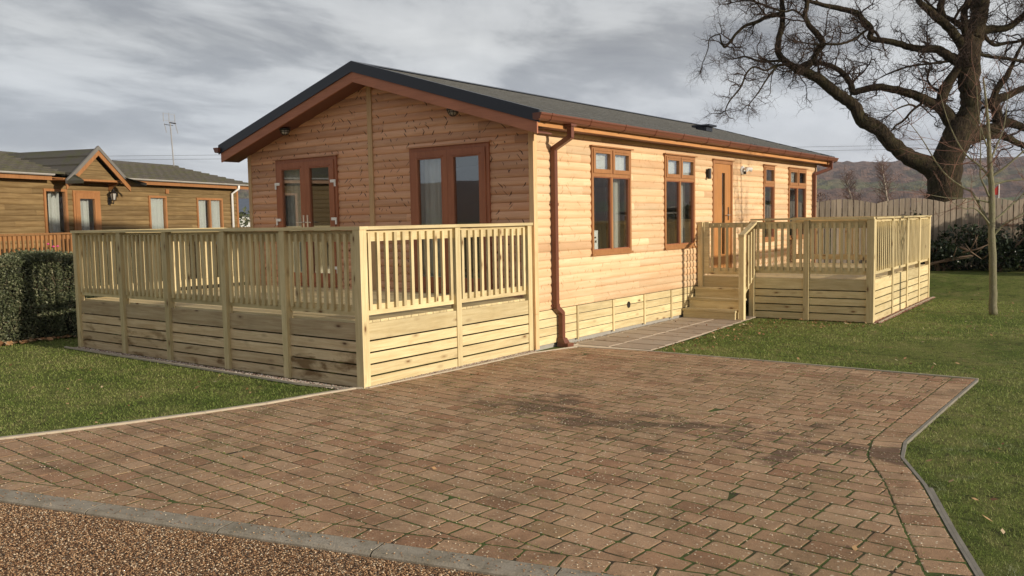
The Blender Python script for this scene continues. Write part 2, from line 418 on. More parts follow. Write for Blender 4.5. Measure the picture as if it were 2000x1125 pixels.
# joint bed under the blocks: dark sand and moss
m_, T = material('mossy joint sand')
co = T.n('ShaderNodeTexCoord').outputs['Object']
c = T.mix(T.ramp(T.noise(co, 5, 5, 0.65), [(0.38, 0.0), (0.56, 1.0)]), (0.050, 0.038, 0.020), (0.060, 0.090, 0.018))
finish(T, c, 0.95, T.noise(co, 120, 3), 0.6, 0.01)
mb = MB(); mb.add([(x, y, 0.0135) for x, y in DRIVE], [tuple(range(len(DRIVE) - 1, -1, -1))])
struct('driveway_bed', mb.build('driveway_bed', m_))

def block_mat():
    m, T = material('tumbled brick paver')
    co, r = objco(T)
    co0 = T.n('ShaderNodeTexCoord').outputs['Object']
    a = T.noise(co0, 0.75, 5, 0.6, 0.6); b = T.noise(co0, 9, 5, 0.7); f = T.noise(co, 130, 3, 0.7)
    c = T.ramp(r, [(0.0, (0.290, 0.155, 0.086)), (0.15, (0.360, 0.212, 0.120)), (0.5, (0.385, 0.238, 0.138)), (0.85, (0.425, 0.275, 0.165)), (1.0, (0.30, 0.19, 0.10))])
    v = T.m('MULTIPLY', T.m('ADD', 0.68, T.m('MULTIPLY', b, 0.62)), T.m('ADD', 0.72, T.m('MULTIPLY', f, 0.56)))
    c = T.mix(1.0, c, T.comb(v, v, v), 'MULTIPLY')
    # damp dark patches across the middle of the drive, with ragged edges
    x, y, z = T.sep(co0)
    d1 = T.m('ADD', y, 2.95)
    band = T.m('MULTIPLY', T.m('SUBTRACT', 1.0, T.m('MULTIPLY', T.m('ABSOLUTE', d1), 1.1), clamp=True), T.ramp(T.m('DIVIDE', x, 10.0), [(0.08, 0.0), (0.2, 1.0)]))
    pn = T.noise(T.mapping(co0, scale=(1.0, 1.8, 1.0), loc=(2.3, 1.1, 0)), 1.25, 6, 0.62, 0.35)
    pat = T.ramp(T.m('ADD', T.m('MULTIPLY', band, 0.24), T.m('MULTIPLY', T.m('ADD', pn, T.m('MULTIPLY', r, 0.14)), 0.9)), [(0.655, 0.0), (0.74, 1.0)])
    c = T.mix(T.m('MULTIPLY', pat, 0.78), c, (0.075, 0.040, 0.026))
    c = T.mix(T.m('MULTIPLY', T.ramp(T.noise(co0, 2.1, 6, 0.7, 0.5), [(0.48, 0.0), (0.64, 1.0)]), 0.5), c, (0.13, 0.075, 0.040))
    c = T.mix(T.m('MULTIPLY', T.ramp(a, [(0.5, 0.0), (0.7, 1.0)]), 0.30), c, (0.135, 0.115, 0.055))
    sp = T.n('ShaderNodeTexVoronoi', {'Vector': co0, 'Scale': 34.0}); on = T.m('GREATER_THAN', T.sep(sp.outputs['Color'])[0], 0.62)
    c = T.mix(T.m('MULTIPLY', T.ramp(sp.outputs['Distance'], [(0.14, 0.9), (0.27, 0.0)]), on), c, (0.66, 0.56, 0.40))
    s2 = T.n('ShaderNodeTexVoronoi', {'Vector': co0, 'Scale': 75.0}); on2 = T.m('GREATER_THAN', T.sep(s2.outputs['Color'])[0], 0.6)
    c = T.mix(T.m('MULTIPLY', T.m('MULTIPLY', T.ramp(s2.outputs['Distance'], [(0.18, 0.8), (0.32, 0.0)]), on2), T.ramp(b, [(.42, 0.15), (.6, 1)])), c, (0.54, 0.43, 0.29))
    s3 = T.n('ShaderNodeTexVoronoi', {'Vector': co0, 'Scale': 60.0}); on3 = T.m('GREATER_THAN', T.sep(s3.outputs['Color'])[0], 0.75)
    c = T.mix(T.m('MULTIPLY', T.ramp(s3.outputs['Distance'], [(0.15, 0.6), (0.3, 0.0)]), on3), c, (0.12, 0.065, 0.035))
    finish(T, c, 0.82, T.m('ADD', f, T.m('MULTIPLY', b, 1.2)), 0.7, 0.006, 0.25)
    return m
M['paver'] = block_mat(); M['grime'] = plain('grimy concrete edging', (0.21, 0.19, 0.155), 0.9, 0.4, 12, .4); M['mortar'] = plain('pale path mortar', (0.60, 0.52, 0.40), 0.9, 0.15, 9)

def paving():
    vs = []; fs = []
    def block(poly, z=0.016):
        if len(poly) < 3 or abs(area(poly)) < 0.0018: return
        if area(poly) < 0: poly = poly[::-1]
        cx = sum(p[0] for p in poly) / len(poly); cy = sum(p[1] for p in poly) / len(poly)
        z += random.uniform(-0.001, 0.001); tx, ty = random.gauss(0, .005), random.gauss(0, .005)
        pp = []
        for i in range(len(poly)):          # tumbled outline: corners knocked off, edges wandering
            p, q = poly[i], poly[(i + 1) % len(poly)]; L = math.dist(p, q)
            if L < .05: pp.append(p); continue
            for t in (.07, .36, .66, .93): pp.append((p[0] + (q[0] - p[0]) * t, p[1] + (q[1] - p[1]) * t))
        poly = pp
        n = len(poly); o = len(vs)
        def ring(d, zz, j=0.0):
            for p in poly:
                ex, ey = p[0] - cx, p[1] - cy; L = math.hypot(ex, ey) + 1e-6; s = max(0.3, 1 - d / L)
                jx, jy = random.uniform(-j, j), random.uniform(-j, j)
                vs.append((cx + ex * s + jx, cy + ey * s + jy, zz + tx * ex + ty * ey))
        ring(0.006, 0.008); ring(0.008, z - 0.0012, .0028); ring(0.016, z, .002)
        for k in (0, 1):
            for i in range(n): fs.append((o + k * n + i, o + k * n + (i + 1) % n, o + (k + 1) * n + (i + 1) % n, o + (k + 1) * n + i))
        fs.append(tuple(range(o + 2 * n, o + 3 * n)))
    # main field: courses of three block lengths, clipped to the drive less its borders
    th = R(-3.5); ct, st = math.cos(th), math.sin(th); ox, oy = 2.4, -3.0
    field = LEFT_EDGE[:] + BACK + INNER_R
    field = clip(field, 0.27, -1, 0.27 * 0.49 + 6.96 - 0.185)          # leave the border row along the kerb
    W = lambda a, b: (ox + a * ct - b * st, oy + a * st + b * ct)
    h = 0.165; j = -30
    for j in range(-32, 28):
        b0 = j * h; a = -4.8 + random.uniform(-.25, 0)
        while a < 5.2:
            l = random.choice((0.15, 0.19, 0.19, 0.25, 0.28, 0.28)); a1 = a + l
            x, y = W(a, b0)
            if -2.2 < x < 6.8 and -8 < y < 1.6:
                # convex clipper = this block; subject = the field
                poly = field
                for (p, q) in (((a, b0), (a1, b0)), ((a1, b0), (a1, b0 + h)), ((a1, b0 + h), (a, b0 + h)), ((a, b0 + h), (a, b0))):
                    P, Q = W(*p), W(*q); nx, ny = (Q[1] - P[1]), -(Q[0] - P[0])
                    poly = clip(poly, nx, ny, nx * P[0] + ny * P[1])
                    if len(poly) < 3: break
                if len(poly) >= 3: block(poly)
            a = a1
    # border row along the right-hand edge, laid across
    def strip(A, B, step):
        def samp(pl, t):
            L = [math.dist(pl[i], pl[i + 1]) for i in range(len(pl) - 1)]; tot = sum(L); d = t * tot
            for i, l in enumerate(L):
                if d <= l or i == len(L) - 1:
                    u = d / l; return (pl[i][0] + (pl[i + 1][0] - pl[i][0]) * u, pl[i][1] + (pl[i + 1][1] - pl[i][1]) * u)
                d -= l
        tot = sum(math.dist(A[i], A[i + 1]) for i in range(len(A) - 1)); n = int(tot / step)
        for i in range(n):
            t0, t1 = i / n, (i + 1) / n
            block([samp(A, t0), samp(A, t1), samp(B, t1), samp(B, t0)])
    strip(RIGHT_EDGE[:-1], INNER_R[:-1], 0.17)
    k0, k1 = -1.27, 6.2
    strip([(k0, KX(k0) + .01), (k1, KX(k1) + .01)], [(k0, KX(k0) + .18), (k1 - .05, KX(k1) + .17)], 0.235)
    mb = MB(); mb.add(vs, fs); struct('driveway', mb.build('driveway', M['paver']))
paving()

# kerb stones between drive and gravel
def kerb():
    mb = MB(); x = 1.55 - 1.02 * 4
    nrm = math.hypot(1, .27); ux, uy = 1 / nrm, .27 / nrm
    while x < 8:
        x1 = x + 0.985; p, q = (x + .006, KX(x + .006) - .005), (x1 - .006, KX(x1 - .006) - .005)
        for a, b, z0, z1 in ((p, q, -.05, 0.034),):
            n = Vector((uy, -ux, 0)); w_ = 0.158
            prof = [(0, -.05), (0, .020), (.008, .026), (w_ - .025, .026), (w_, .012), (w_, -.05)]
            vs = [(a[0] + n.x * d, a[1] + n.y * d, h) for d, h in prof] + [(b[0] + n.x * d, b[1] + n.y * d, h) for d, h in prof]
            k = len(prof)
            mb.add(vs, [tuple(range(k)), tuple(range(2 * k - 1, k - 1, -1))] + [(i, i + k, (i + 1) % k + k, (i + 1) % k) for i in range(k)])
        x = x1
    struct('kerb', mb.build('kerb', M['kerb']))
m_, T = material('worn concrete kerb')
co, r = objco(T); co0 = T.n('ShaderNodeTexCoord').outputs['Object']
n_ = T.noise(co0, 7, 6, 0.65); f_ = T.noise(co0, 90, 3, 0.6)
c = T.mix(T.ramp(n_, [(0.4, 0.0), (0.65, 1.0)]), (0.315, 0.275, 0.215), (0.215, 0.185, 0.135))
v_ = T.m('ADD', 0.75, T.m('MULTIPLY', f_, 0.5)); c = T.mix(1.0, c, T.comb(v_, v_, v_), 'MULTIPLY')
finish(T, c, 0.9, T.m('ADD', f_, n_), 0.6, 0.006, 0.2); M['kerb'] = m_
kerb()

# gravel road in the foreground
m_, T = material('tan pea gravel')
co = T.n('ShaderNodeTexCoord').outputs['Object']
vo = T.n('ShaderNodeTexVoronoi', {'Vector': co, 'Scale': 105.0})
cr_ = T.sep(vo.outputs['Color'])[0]
GR = [(0.0, (0.11, 0.055, 0.026)), (0.3, (0.25, 0.130, 0.060)), (0.6, (0.40, 0.230, 0.115)), (0.85, (0.55, 0.38, 0.22)), (1.0, (0.74, 0.63, 0.46))]
c = T.ramp(cr_, GR)
c = T.mix(T.ramp(vo.outputs['Distance'], [(0.35, 0.0), (0.7, 0.85)]), c, (0.04, 0.02, 0.01))
finish(T, c, 0.8, T.m('SUBTRACT', 1.0, vo.outputs['Distance']), 1.0, 0.012, 0.3)
mb = MB(); mb.add([(-9, KX(-9) - .17, 0.001), (-9, -40, 0.001), (14, -40, 0.001), (14, KX(14) - .17, 0.001)], [(0, 1, 2, 3)])
struct('gravel_road', mb.build('gravel_road', m_))
m_, T = material('loose gravel stones')
r = T.n('ShaderNodeNewGeometry').outputs['Random Per Island']
finish(T, T.ramp(r, GR), 0.7, None, 0, 0, 0.35); M['stone'] = m_

def pebbles(name, pts, size, mat, label, cat='gravel', zs=0.55, group=None):
    """flattened irregular octahedra"""
    pts = np.asarray(pts, float); n = len(pts)
    base = np.array([[1, 0, 0], [0, 1, 0], [-1, 0, 0], [0, -1, 0], [0, 0, 1], [0, 0, -.6]], float)
    tri = np.array([[0, 1, 4], [1, 2, 4], [2, 3, 4], [3, 0, 4], [1, 0, 5], [2, 1, 5], [3, 2, 5], [0, 3, 5]])
    s = size * (0.6 + 0.8 * rng.random((n, 1, 1))); v = base[None] * (0.7 + 0.6 * rng.random((n, 6, 3))) * s
    v[:, :, 2] *= zs
    a = rng.random(n) * 6.28; c_, s_ = np.cos(a), np.sin(a)
    x = v[:, :, 0] * c_[:, None] - v[:, :, 1] * s_[:, None]; y = v[:, :, 0] * s_[:, None] + v[:, :, 1] * c_[:, None]
    v = np.stack([x, y, v[:, :, 2]], 2) + pts[:, None, :]
    me = bpy.data.meshes.new(name)
    me.from_pydata(v.reshape(-1, 3).tolist(), [], (tri[None] + 6 * np.arange(n)[:, None, None]).reshape(-1, 3).tolist())
    me.materials.append(mat); me.polygons.foreach_set('use_smooth', [True] * len(me.polygons))
    o = bpy.data.objects.new(name, me); COL.objects.link(o)
    return tag(o, label, cat, kind='stuff')

x = rng.uniform(-0.6, 5.6, 120000); y = rng.uniform(-8.2, -5.4, 120000)
ok = (y < -6.96 + 0.27 * (x - .49) - .19) & (y > -6.96 + 0.27 * (x - .49) - 1.7 + 0.0 * x)
x, y = x[ok], y[ok]
pebbles('road_gravel', np.stack([x, y, np.full(len(x), 0.006) + rng.random(len(x)) * .005], 1), 0.0053, M['stone'], 'loose tan and brown pea gravel covering the road along the kerb')
m_, T = material('pale grit'); r = T.n('ShaderNodeNewGeometry').outputs['Random Per Island']
finish(T, T.ramp(r, [(0, (.3, .2, .12)), (.5, (.5, .4, .27)), (1, (.66, .58, .44))]), 0.7); M['margin_m'] = m_
# grit and small pale stones swept over the drive
x = rng.uniform(-1.2, 6.2, 6500); y = rng.uniform(-7.3, 0.6, 6500); d = np.hypot(x - 6.7, y + 9.4)
ok = inpoly(x, y, DRIVE) & (rng.random(6500) < np.clip(14 / d ** 1.3, 0, 1)); x, y = x[ok], y[ok]
pebbles('drive_grit', np.stack([x, y, np.full(len(x), 0.019)], 1), 0.0055, M['margin_m'], 'pale grit scattered over the brick driveway', 'grit')

# moss and weeds growing in the joints
def joint_weeds():
    th = R(-3.5); ct, st = math.cos(th), math.sin(th); P = []
    for j in range(-26, 24):
        b = j * 0.165
        for a in np.arange(-4, 4.5, 0.012):
            x, y = 2.4 + a * ct - b * st, -3.0 + a * st + b * ct
            if random.random() < 0.62 * max(0, math.sin(x * 2.1 + j) * math.sin(y * 1.7 + 2) + .55): P.append((x + random.gauss(0, .003), y + random.gauss(0, .004)))
    P = np.array(P); P = P[inpoly(P[:, 0], P[:, 1], DRIVE)]
    return P

def blades(P, h, wd, zfun, name, label, cat='grass', lean=0.5):
    n = len(P); a = rng.random(n) * 6.283; L = h * (0.5 + rng.random(n))
    d = np.stack([np.cos(a), np.sin(a), np.zeros(n)], 1) * (wd * (0.7 + .6 * rng.random(n)))[:, None] / 2
    base = np.stack([P[:, 0], P[:, 1], zfun], 1)
    lv = rng.normal(0, lean, (n, 2)) * L[:, None]
    tip = base + np.stack([lv[:, 0], lv[:, 1], L], 1)
    v = np.stack([base - d, base + d, tip], 1).reshape(-1, 3)
    return tag(np_mesh(name, v, 3, M['blade']), label, cat, kind='stuff')
P = joint_weeds()
P = np.repeat(P, 2, 0) + rng.normal(0, .004, (len(P) * 2, 2))
blades(P, 0.011, 0.006, np.full(len(P), 0.010), 'joint_moss', 'green moss and grass growing in the joints of the driveway', 'moss', 1.0)

# lawn blades, thicker on the ground near the camera
def lawn_blades():
    N = 900000
    ang = rng.uniform(R(90 - 16), R(90 + 84), N)       # compass sector the camera sees
    rr = np.sqrt(rng.uniform(2.8 ** 2, 19.5 ** 2, N)); keep = rng.random(N) < np.clip((6.0 / rr) ** 1.5, 0, 1); ang, rr = ang[keep], rr[keep]
    x = CP.x + rr * np.cos(ang); y = CP.y + rr * np.sin(ang)
    ok = ~inpoly(x, y, DRIVE) & (y > -6.96 + .27 * (x - .49) + 0.0) & ~inpoly(x, y, PATH) & ~((x < 0.14) & (x > -6.16) & (y > -3.28) & (y < 12)) \
        & ~((x < 3.1) & (x > 0) & (y > 4.95) & (y < 10.2)) & (x > -7.6) 
    x, y, rr = x[ok], y[ok], rr[ok]
    z = np.array([-0.008 + rise(a, b) for a, b in zip(x, y)])
    P = np.stack([x, y], 1)
    n = len(P); a = rng.random(n) * 6.283; L = 0.018 * (0.5 + rng.random(n)) * (1 + 0.5 * (rng.random(n) < .08))
    wd = 0.0032 * np.clip(rr / 5, 1, 3)
    d = np.stack([np.cos(a), np.sin(a), np.zeros(n)], 1) * wd[:, None] / 2
    base = np.stack([x, y, z], 1); lv = rng.normal(0, .55, (n, 2)) * L[:, None]
    v = np.stack([base - d, base + d, base + np.stack([lv[:, 0], lv[:, 1], L], 1)], 1).reshape(-1, 3)
    tag(np_mesh('grass', v, 3, M['blade']), 'short green grass blades of the lawns', 'grass', kind='stuff')
    print('grass blades', n)
lawn_blades()

# cream edging along the drive and the decks
def ribbon(mb, pts, w_, z0, z1):
    for i in range(len(pts) - 1):
        p, q = pts[i], pts[i + 1]; L = math.dist(p, q); e = 0.0
        mb.seg(p, q, -w_ / 2, w_ / 2, z0, z1)
mb = MB(); ribbon(mb, LEFT_EDGE, 0.05, 0, 0.033); struct('edging', mb.build('edging', M['edging']))
mb = MB(); ribbon(mb, [(-6.25, -3.30), (-4.5, -3.31), (-2.4, -3.32), (-0.9, -3.34), (-0.10, -3.24)], 0.03, 0, .022)
ribbon(mb, [(-0.07, -3.20), (0.03, -3.12), (0.10, -1.78), (0.14, -0.27), (0.34, 0.5)], 0.03, 0, .028)
ribbon(mb, [(0.36, 0.52), (1.36, 0.665), (2.6, 0.68)], 0.028, 0, .020)
ribbon(mb, [(2.62, 0.68), (5.24, 0.68)], 0.026, 0, .022)
ribbon(mb, [(3.12, 5.22), (3.02, 8.0), (2.97, 10.2)], 0.035, 0, .02)
ribbon(mb, [(0.19, 0.6), (0.13, 2.5), (0.07, 4.3)], 0.02, 0, .018)
struct('edging', mb.build('edging', M['edging']))
mb = MB(); ribbon(mb, [(5.232, 0.66), (5.213, -0.99), (5.203, -2.40), (5.285, -2.865), (5.555, -3.455), (5.847, -4.255), (6.078, -4.86), (6.262, -5.42)], 0.024, -.03, .016)
ribbon(mb, [(5.60, -3.51), (5.868, -4.262), (6.098, -4.865), (6.285, -5.40)], 0.022, -.03, .0165)
struct('edging', mb.build('edging', M['grime']))
# stone margins against the decks
m_, T = material('pale margin pebbles'); r = T.n('ShaderNodeNewGeometry').outputs['Random Per Island']
finish(T, T.ramp(r, [(0, (0.10, 0.06, 0.05)), (.35, (0.33, 0.22, 0.16)), (.7, (0.50, 0.42, 0.34)), (1, (0.66, 0.62, 0.55))]), 0.7); M['margin'] = m_
m_, T = material('red margin chippings'); r = T.n('ShaderNodeNewGeometry').outputs['Random Per Island']
finish(T, T.ramp(r, [(0, (0.10, 0.03, 0.02)), (.5, (0.26, 0.09, 0.06)), (1, (0.46, 0.33, 0.26))]), 0.7); M['red_stone'] = m_
def strip_pts(p, q, wd, n, z=0.008):
    t = rng.random(n); o = (rng.random(n) - .5) * wd; L = math.dist(p, q); nx, ny = -(q[1] - p[1]) / L, (q[0] - p[0]) / L
    return np.stack([p[0] + (q[0] - p[0]) * t + nx * o, p[1] + (q[1] - p[1]) * t + ny * o, np.full(n, z)], 1)
pebbles('margin_stones', np.concatenate([strip_pts((-0.0, -3.0), (0.045, -0.1), .10, 2200, .016), strip_pts((-6.1, -3.22), (-0.1, -3.25), .13, 3000), strip_pts((0.09, .5), (0.05, 4.2), .08, 500)]), 0.013, M['margin'], 'pale pebbles in the narrow margin round the front deck')
pebbles('margin_stones', strip_pts((3.09, 5.2), (2.94, 10.2), .13, 1500), 0.016, M['red_stone'], 'reddish chippings in the margin of the side deck')

# gravel spilt over the kerb
t_ = rng.uniform(-1, 6.3, 900); o_ = np.abs(rng.normal(0, .16, 900)) - .17
pebbles('spilt_gravel', np.stack([t_, -6.96 + .27 * (t_ - .49) + o_, np.where(o_ < 0, .028, .019)], 1), 0.0052, M['stone'], 'loose gravel spilt over the kerb onto the brick drive')
# slab path to the steps
def slabs():
    m, T = material('buff paving slab')
    co, r = objco(T); co0 = T.n('ShaderNodeTexCoord').outputs['Object']
    b = T.noise(co0, 6, 6, .65); f = T.noise(co0, 80, 3, .6)
    c = T.ramp(r, [(0, (0.32, 0.255, 0.19)), (.5, (0.38, 0.31, 0.235)), (1, (0.35, 0.29, 0.225))])
    v = T.m('MULTIPLY', T.m('ADD', .75, T.m('MULTIPLY', b, .5)), T.m('ADD', .85, T.m('MULTIPLY', f, .3)))
    finish(T, T.mix(1.0, c, T.comb(v, v, v), 'MULTIPLY'), .85, f, .4, .004)
    mb = MB(); mb.add([(x, y, 0.008) for x, y in PATH], [tuple(range(len(PATH)))])
    struct('path_mortar', mb.build('path_mortar', M['mortar']))
    mb = MB()
    cols = ((0.10, 0.72), (0.735, 1.36)); y = 0.74
    while y < 4.9:
        y1 = y + 0.45
        for k, (a, b_) in enumerate(cols):
            sk = -0.02 * y
            xr = min(b_ + sk, 1.36 - 0.055 * (y - .6)) if k else b_ + sk
            mb.add([(a + sk + .014, y + .026, .0), (xr - .014, y + .026 + .02 * k, .0), (xr - .014, y1 - .026 + .02 * k, .0), (a + sk + .014, y1 - .026, .0),
                    (a + sk + .014, y + .026, .017), (xr - .014, y + .026 + .02 * k, .017), (xr - .014, y1 - .026 + .02 * k, .017), (a + sk + .014, y1 - .026, .017)],
                   [(4, 5, 6, 7), (0, 1, 5, 4), (1, 2, 6, 5), (2, 3, 7, 6), (3, 0, 4, 7)])
        y = y1
    struct('path', mb.build('path', m))
slabs()

# fallen leaves
m_, T = material('dry fallen leaves'); r = T.n('ShaderNodeNewGeometry').outputs['Random Per Island']
finish(T, T.ramp(r, [(0, (0.10, 0.045, 0.02)), (.4, (0.26, 0.12, 0.05)), (.8, (0.40, 0.25, 0.12)), (1, (0.55, 0.45, 0.30))]), 0.7); M['leaf_dry'] = m_
def leaves(pts, size, name, label, cat='leaves', mat=None, lift=0.35):
    pts = np.asarray(pts, float); n = len(pts); a = rng.random(n) * 6.283; s = size * (0.6 + .8 * rng.random(n))
    u = np.stack([np.cos(a), np.sin(a), rng.normal(0, lift, n)], 1) * s[:, None]; w_ = np.stack([-np.sin(a), np.cos(a), rng.normal(0, lift, n)], 1) * (s * .55)[:, None]
    v = np.stack([pts - u, pts - w_, pts + u, pts + w_], 1).reshape(-1, 3); v[:, 2] += size * .35
    return tag(np_mesh(name, v, 4, mat or M['leaf_dry']), label, cat, kind='stuff')
def rnd_in(poly, n):
    xs = [p[0] for p in poly]; ys = [p[1] for p in poly]; x = rng.uniform(min(xs), max(xs), n * 4); y = rng.uniform(min(ys), max(ys), n * 4)
    ok = inpoly(x, y, poly); x, y = x[ok][:n], y[ok][:n]
    return np.stack([x, y, np.array([rise(a, b) for a, b in zip(x, y)]) + .012], 1)
P = np.concatenate([rnd_in([(1.2, 3.2), (1.7, 3.4), (3.4, 4.7), (3.0, 5.2), (1.1, 5.0)], 190), rnd_in([(1.35, .7), (1.9, .75), (2.2, 3.5), (1.3, 4.4)], 150),
                    rnd_in([(3, 1), (9, 1), (9, 11), (3.1, 11)], 420), rnd_in([(5.4, -5), (7.5, -5), (8, 1), (5.3, 1)], 60), rnd_in([(-7, -6.5), (-1.6, -6.5), (-.6, -4), (-6, -3.4)], 55),
                    rnd_in([(-2.6, -4.2), (-.8, -4.2), (-.6, -3.4), (-2.4, -3.4)], 16), rnd_in([(-1, -6), (5, -6), (5, .3), (.3, .3)], 26), rnd_in([(.1, .8), (1.2, .8), (1, 4), (.1, 4)], 26)])
leaves(P, 0.022, 'fallen_leaves', 'brown fallen leaves scattered over lawn and paving')

# ================================================================ lodge
W_, L_ = 6.1, 11.73
CLAD_H = 0.114
PROF = [(0.0, 0.005), (0.06, 0.0135), (0.22, 0.0200), (0.45, 0.0220), (0.7, 0.0185), (0.9, 0.0110), (0.985, 0.006)]
def cladding(u0, u1, z0, z1, openings, put, top=None, seed=1):
    """log-lap courses as real profile; put(u,z,off) -> point; top(u) -> clip height"""
    rnd = random.Random(seed); mb = MB(); z = z0
    while z < z1 - 1e-6:
        zs = sorted(set([round(z + t * CLAD_H, 4) for t, _ in PROF] + [round(e, 4) for o in openings for e in (o[2], o[3]) if z < e < z + CLAD_H]))
        zs = [a for a in zs if a <= z1 + 1e-6]
        def off(a):
            t = (a - z) / CLAD_H
            for (ta, oa), (tb, ob) in zip(PROF, PROF[1:]):
                if ta <= t <= tb + 1e-6: return oa + (ob - oa) * (t - ta) / (tb - ta)
            return PROF[-1][1]
        cuts = [u0]; c = u0 + rnd.uniform(0.6, 4.2)
        while c < u1: cuts.append(c); c += rnd.uniform(2.6, 4.4)
        cuts.append(u1)
        zb_list = list(zip(zs, zs[1:])) + [(zs[-1], z + CLAD_H)]
        # group into islands per board piece: vertices shared along a strip of identical intervals
        for bi in range(len(cuts) - 1):
            ua, ub = cuts[bi] + (0.0015 if bi else 0), cuts[bi + 1]
            strips = {}
            for a, b in zb_list:
                mid = (a + b) / 2; iv = [(ua, ub)]
                for o in openings:
                    if o[2] < mid < o[3]:
                        nv = []
                        for p, q in iv:
                            if o[1] <= p or o[0] >= q: nv.append((p, q)); continue
                            if p < o[0]: nv.append((p, o[0]))
                            if q > o[1]: nv.append((o[1], q))
                        iv = nv
                for p, q in iv: strips.setdefault((round(p, 4), round(q, 4)), []).append((a, b))
            for (p, q), bands in strips.items():
                rows = []
                for k, (a, b) in enumerate(bands):
                    if k == 0 or abs(bands[k - 1][1] - a) > 1e-5: rows.append([a, b])
                    else: rows[-1].append(b)
                for row in rows:
                    vs = []; fs = []
                    for a in row:
                        oa = off(a) if a < z + CLAD_H - 1e-4 else 0.004
                        P, Q = p, q
                        if top:
                            # roof line is symmetric about the ridge: shrink the interval where the course runs above it
                            lo, hi = top(a); P, Q = min(max(p, lo), hi), max(min(q, hi), lo)
                            if Q < P: P = Q = (P + Q) / 2
                        vs += [put(P, a, oa), put(Q, a, oa)]
                    n = len(row)
                    for k in range(n - 1): fs.append((2 * k, 2 * k + 1, 2 * k + 3, 2 * k + 2))
                    mb.add(vs, fs)
        z += CLAD_H
    return mb

lodge = thing('timber_lodge', 'large new log-clad holiday lodge with a dark grey low-pitched roof and sunlit long side', 'lodge', (0, 0, 0))
RZ = lambda x: 4.173 - 0.300 * abs(x + 3.05)          # top of the roof
Z0 = 0.53
WIN = [(1.43, 2.605, 1.247, 2.83), (3.763, 4.939, 1.247, 2.83), (8.29, 8.93, 1.247, 2.83), (9.81, 10.995, 1.247, 2.83)]
DOOR = (5.73, 6.64, 0.72, 2.83)
FD = [(-5.35, -3.82, 0.74, 2.855), (-2.215, -0.712, 0.74, 2.855)]
cladding(0.03, L_ - 0.03, Z0, 3.0, WIN + [DOOR], lambda u, z, o: (o, u, z), seed=3).build('wall', M['clad_sunlit_y'], lodge)
cladding(-W_ + 0.03, -0.03, Z0, 3.95, FD, lambda u, z, o: (u, -o, z),
         top=lambda z: (-3.05 - (3.915 - z) / .3 if z > 2.9 else -W_, -3.05 + (3.915 - z) / .3 if z > 2.9 else 0), seed=5).build('wall', M['clad_shaded_x'], lodge)
cladding(0, L_, Z0, 3.0, [], lambda u, z, o: (-W_ - o, u, z), seed=8).build('wall', M['clad_sunlit_y'], lodge)
cladding(-W_, 0, Z0, 3.95, [], lambda u, z, o: (u, L_ + o, z),
         top=lambda z: (-3.05 - (3.915 - z) / .3 if z > 2.9 else -W_, -3.05 + (3.915 - z) / .3 if z > 2.9 else 0), seed=9).build('wall', M['clad_shaded_x'], lodge)
# room shell seen through the panes
mb = MB(); mb.box(-W_ + .02, -.05, .05, L_ - .02, .60, .70); mb.build('floor', M['carpet'], lodge)
mb = MB(); mb.box(-W_ + .02, -.02, .02, L_ - .02, 2.97, 2.985); mb.build('ceiling', M['inside'], lodge)
mb = MB(); mb.box(-W_ + .02, -W_ + .06, .05, L_ - .05, .7, 2.97); mb.box(-W_ + .06, -.06, 5.25, 5.32, .7, 2.97); mb.box(-W_ + .06, -.06, L_ - .08, L_ - .04, .7, 2.97)
mb.box(-2.4, -2.33, 5.32, L_ - .08, .7, 2.97)
mb.build('inner_wall', M['inside'], lodge)

# skirting boards and battens under the long side
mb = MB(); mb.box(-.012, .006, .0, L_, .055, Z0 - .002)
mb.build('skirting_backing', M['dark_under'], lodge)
def skirt(mb, plane):
    for k in range(4):
        z = 0.06 + k * 0.1185; ys = [0.05, 1.02, 2.04, 3.04, 4.01, 5.0, 6.4, 8.0, 9.6, L_]
        for a, b in zip(ys, ys[1:]):
            if plane == 'x': mb.box(.006, .017, a + .001, b - .001, z, z + .109)
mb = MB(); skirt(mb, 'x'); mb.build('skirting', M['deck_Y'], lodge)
for y in (1.02, 2.04, 3.04, 4.01, 5.0):
    mb = MB(); mb.box(.0175, .036, y - .02, y + .02, .04, Z0 - .003); mb.build('batten', M['deck_Z'], lodge)
mb = MB(); mb.lathe([(.052, 0), (.052, .006)], (.0172, 2.53, .405), 20, 'X'); mb.build('vent_hole', M['black'], lodge)
mb = MB(); mb.box(-.10, -.0125, 0.0, L_, -.02, .10); mb.box(-W_, -.11, .02, .06, -.02, Z0 - .01); mb.build('footing', M['concrete'], lodge)

# corner trims and the cover strip down the gable
for nm, b in (('corner_trim', (-.045, .032, -.034, .052, .50, 2.985)), ('corner_trim', (-W_ - .03, -W_ + .05, -.034, .04, Z0 - .03, 3.02)), ('corner_trim', (-.04, .032, L_ - .05, L_ + .035, .50, 2.985)),
              ('corner_trim', (-.045, .03, -.03, .05, 0.02, .497))):
    mb = MB(); mb.box(*b); mb.build(nm, M['trim_Z'], lodge)
mb = MB(); mb.box(-3.095, -3.0, -.040, -.001, Z0 - .03, 3.86); mb.build('cover_strip', M['clad_z'] if 'clad_z' in M else M['trim_Z'], lodge)

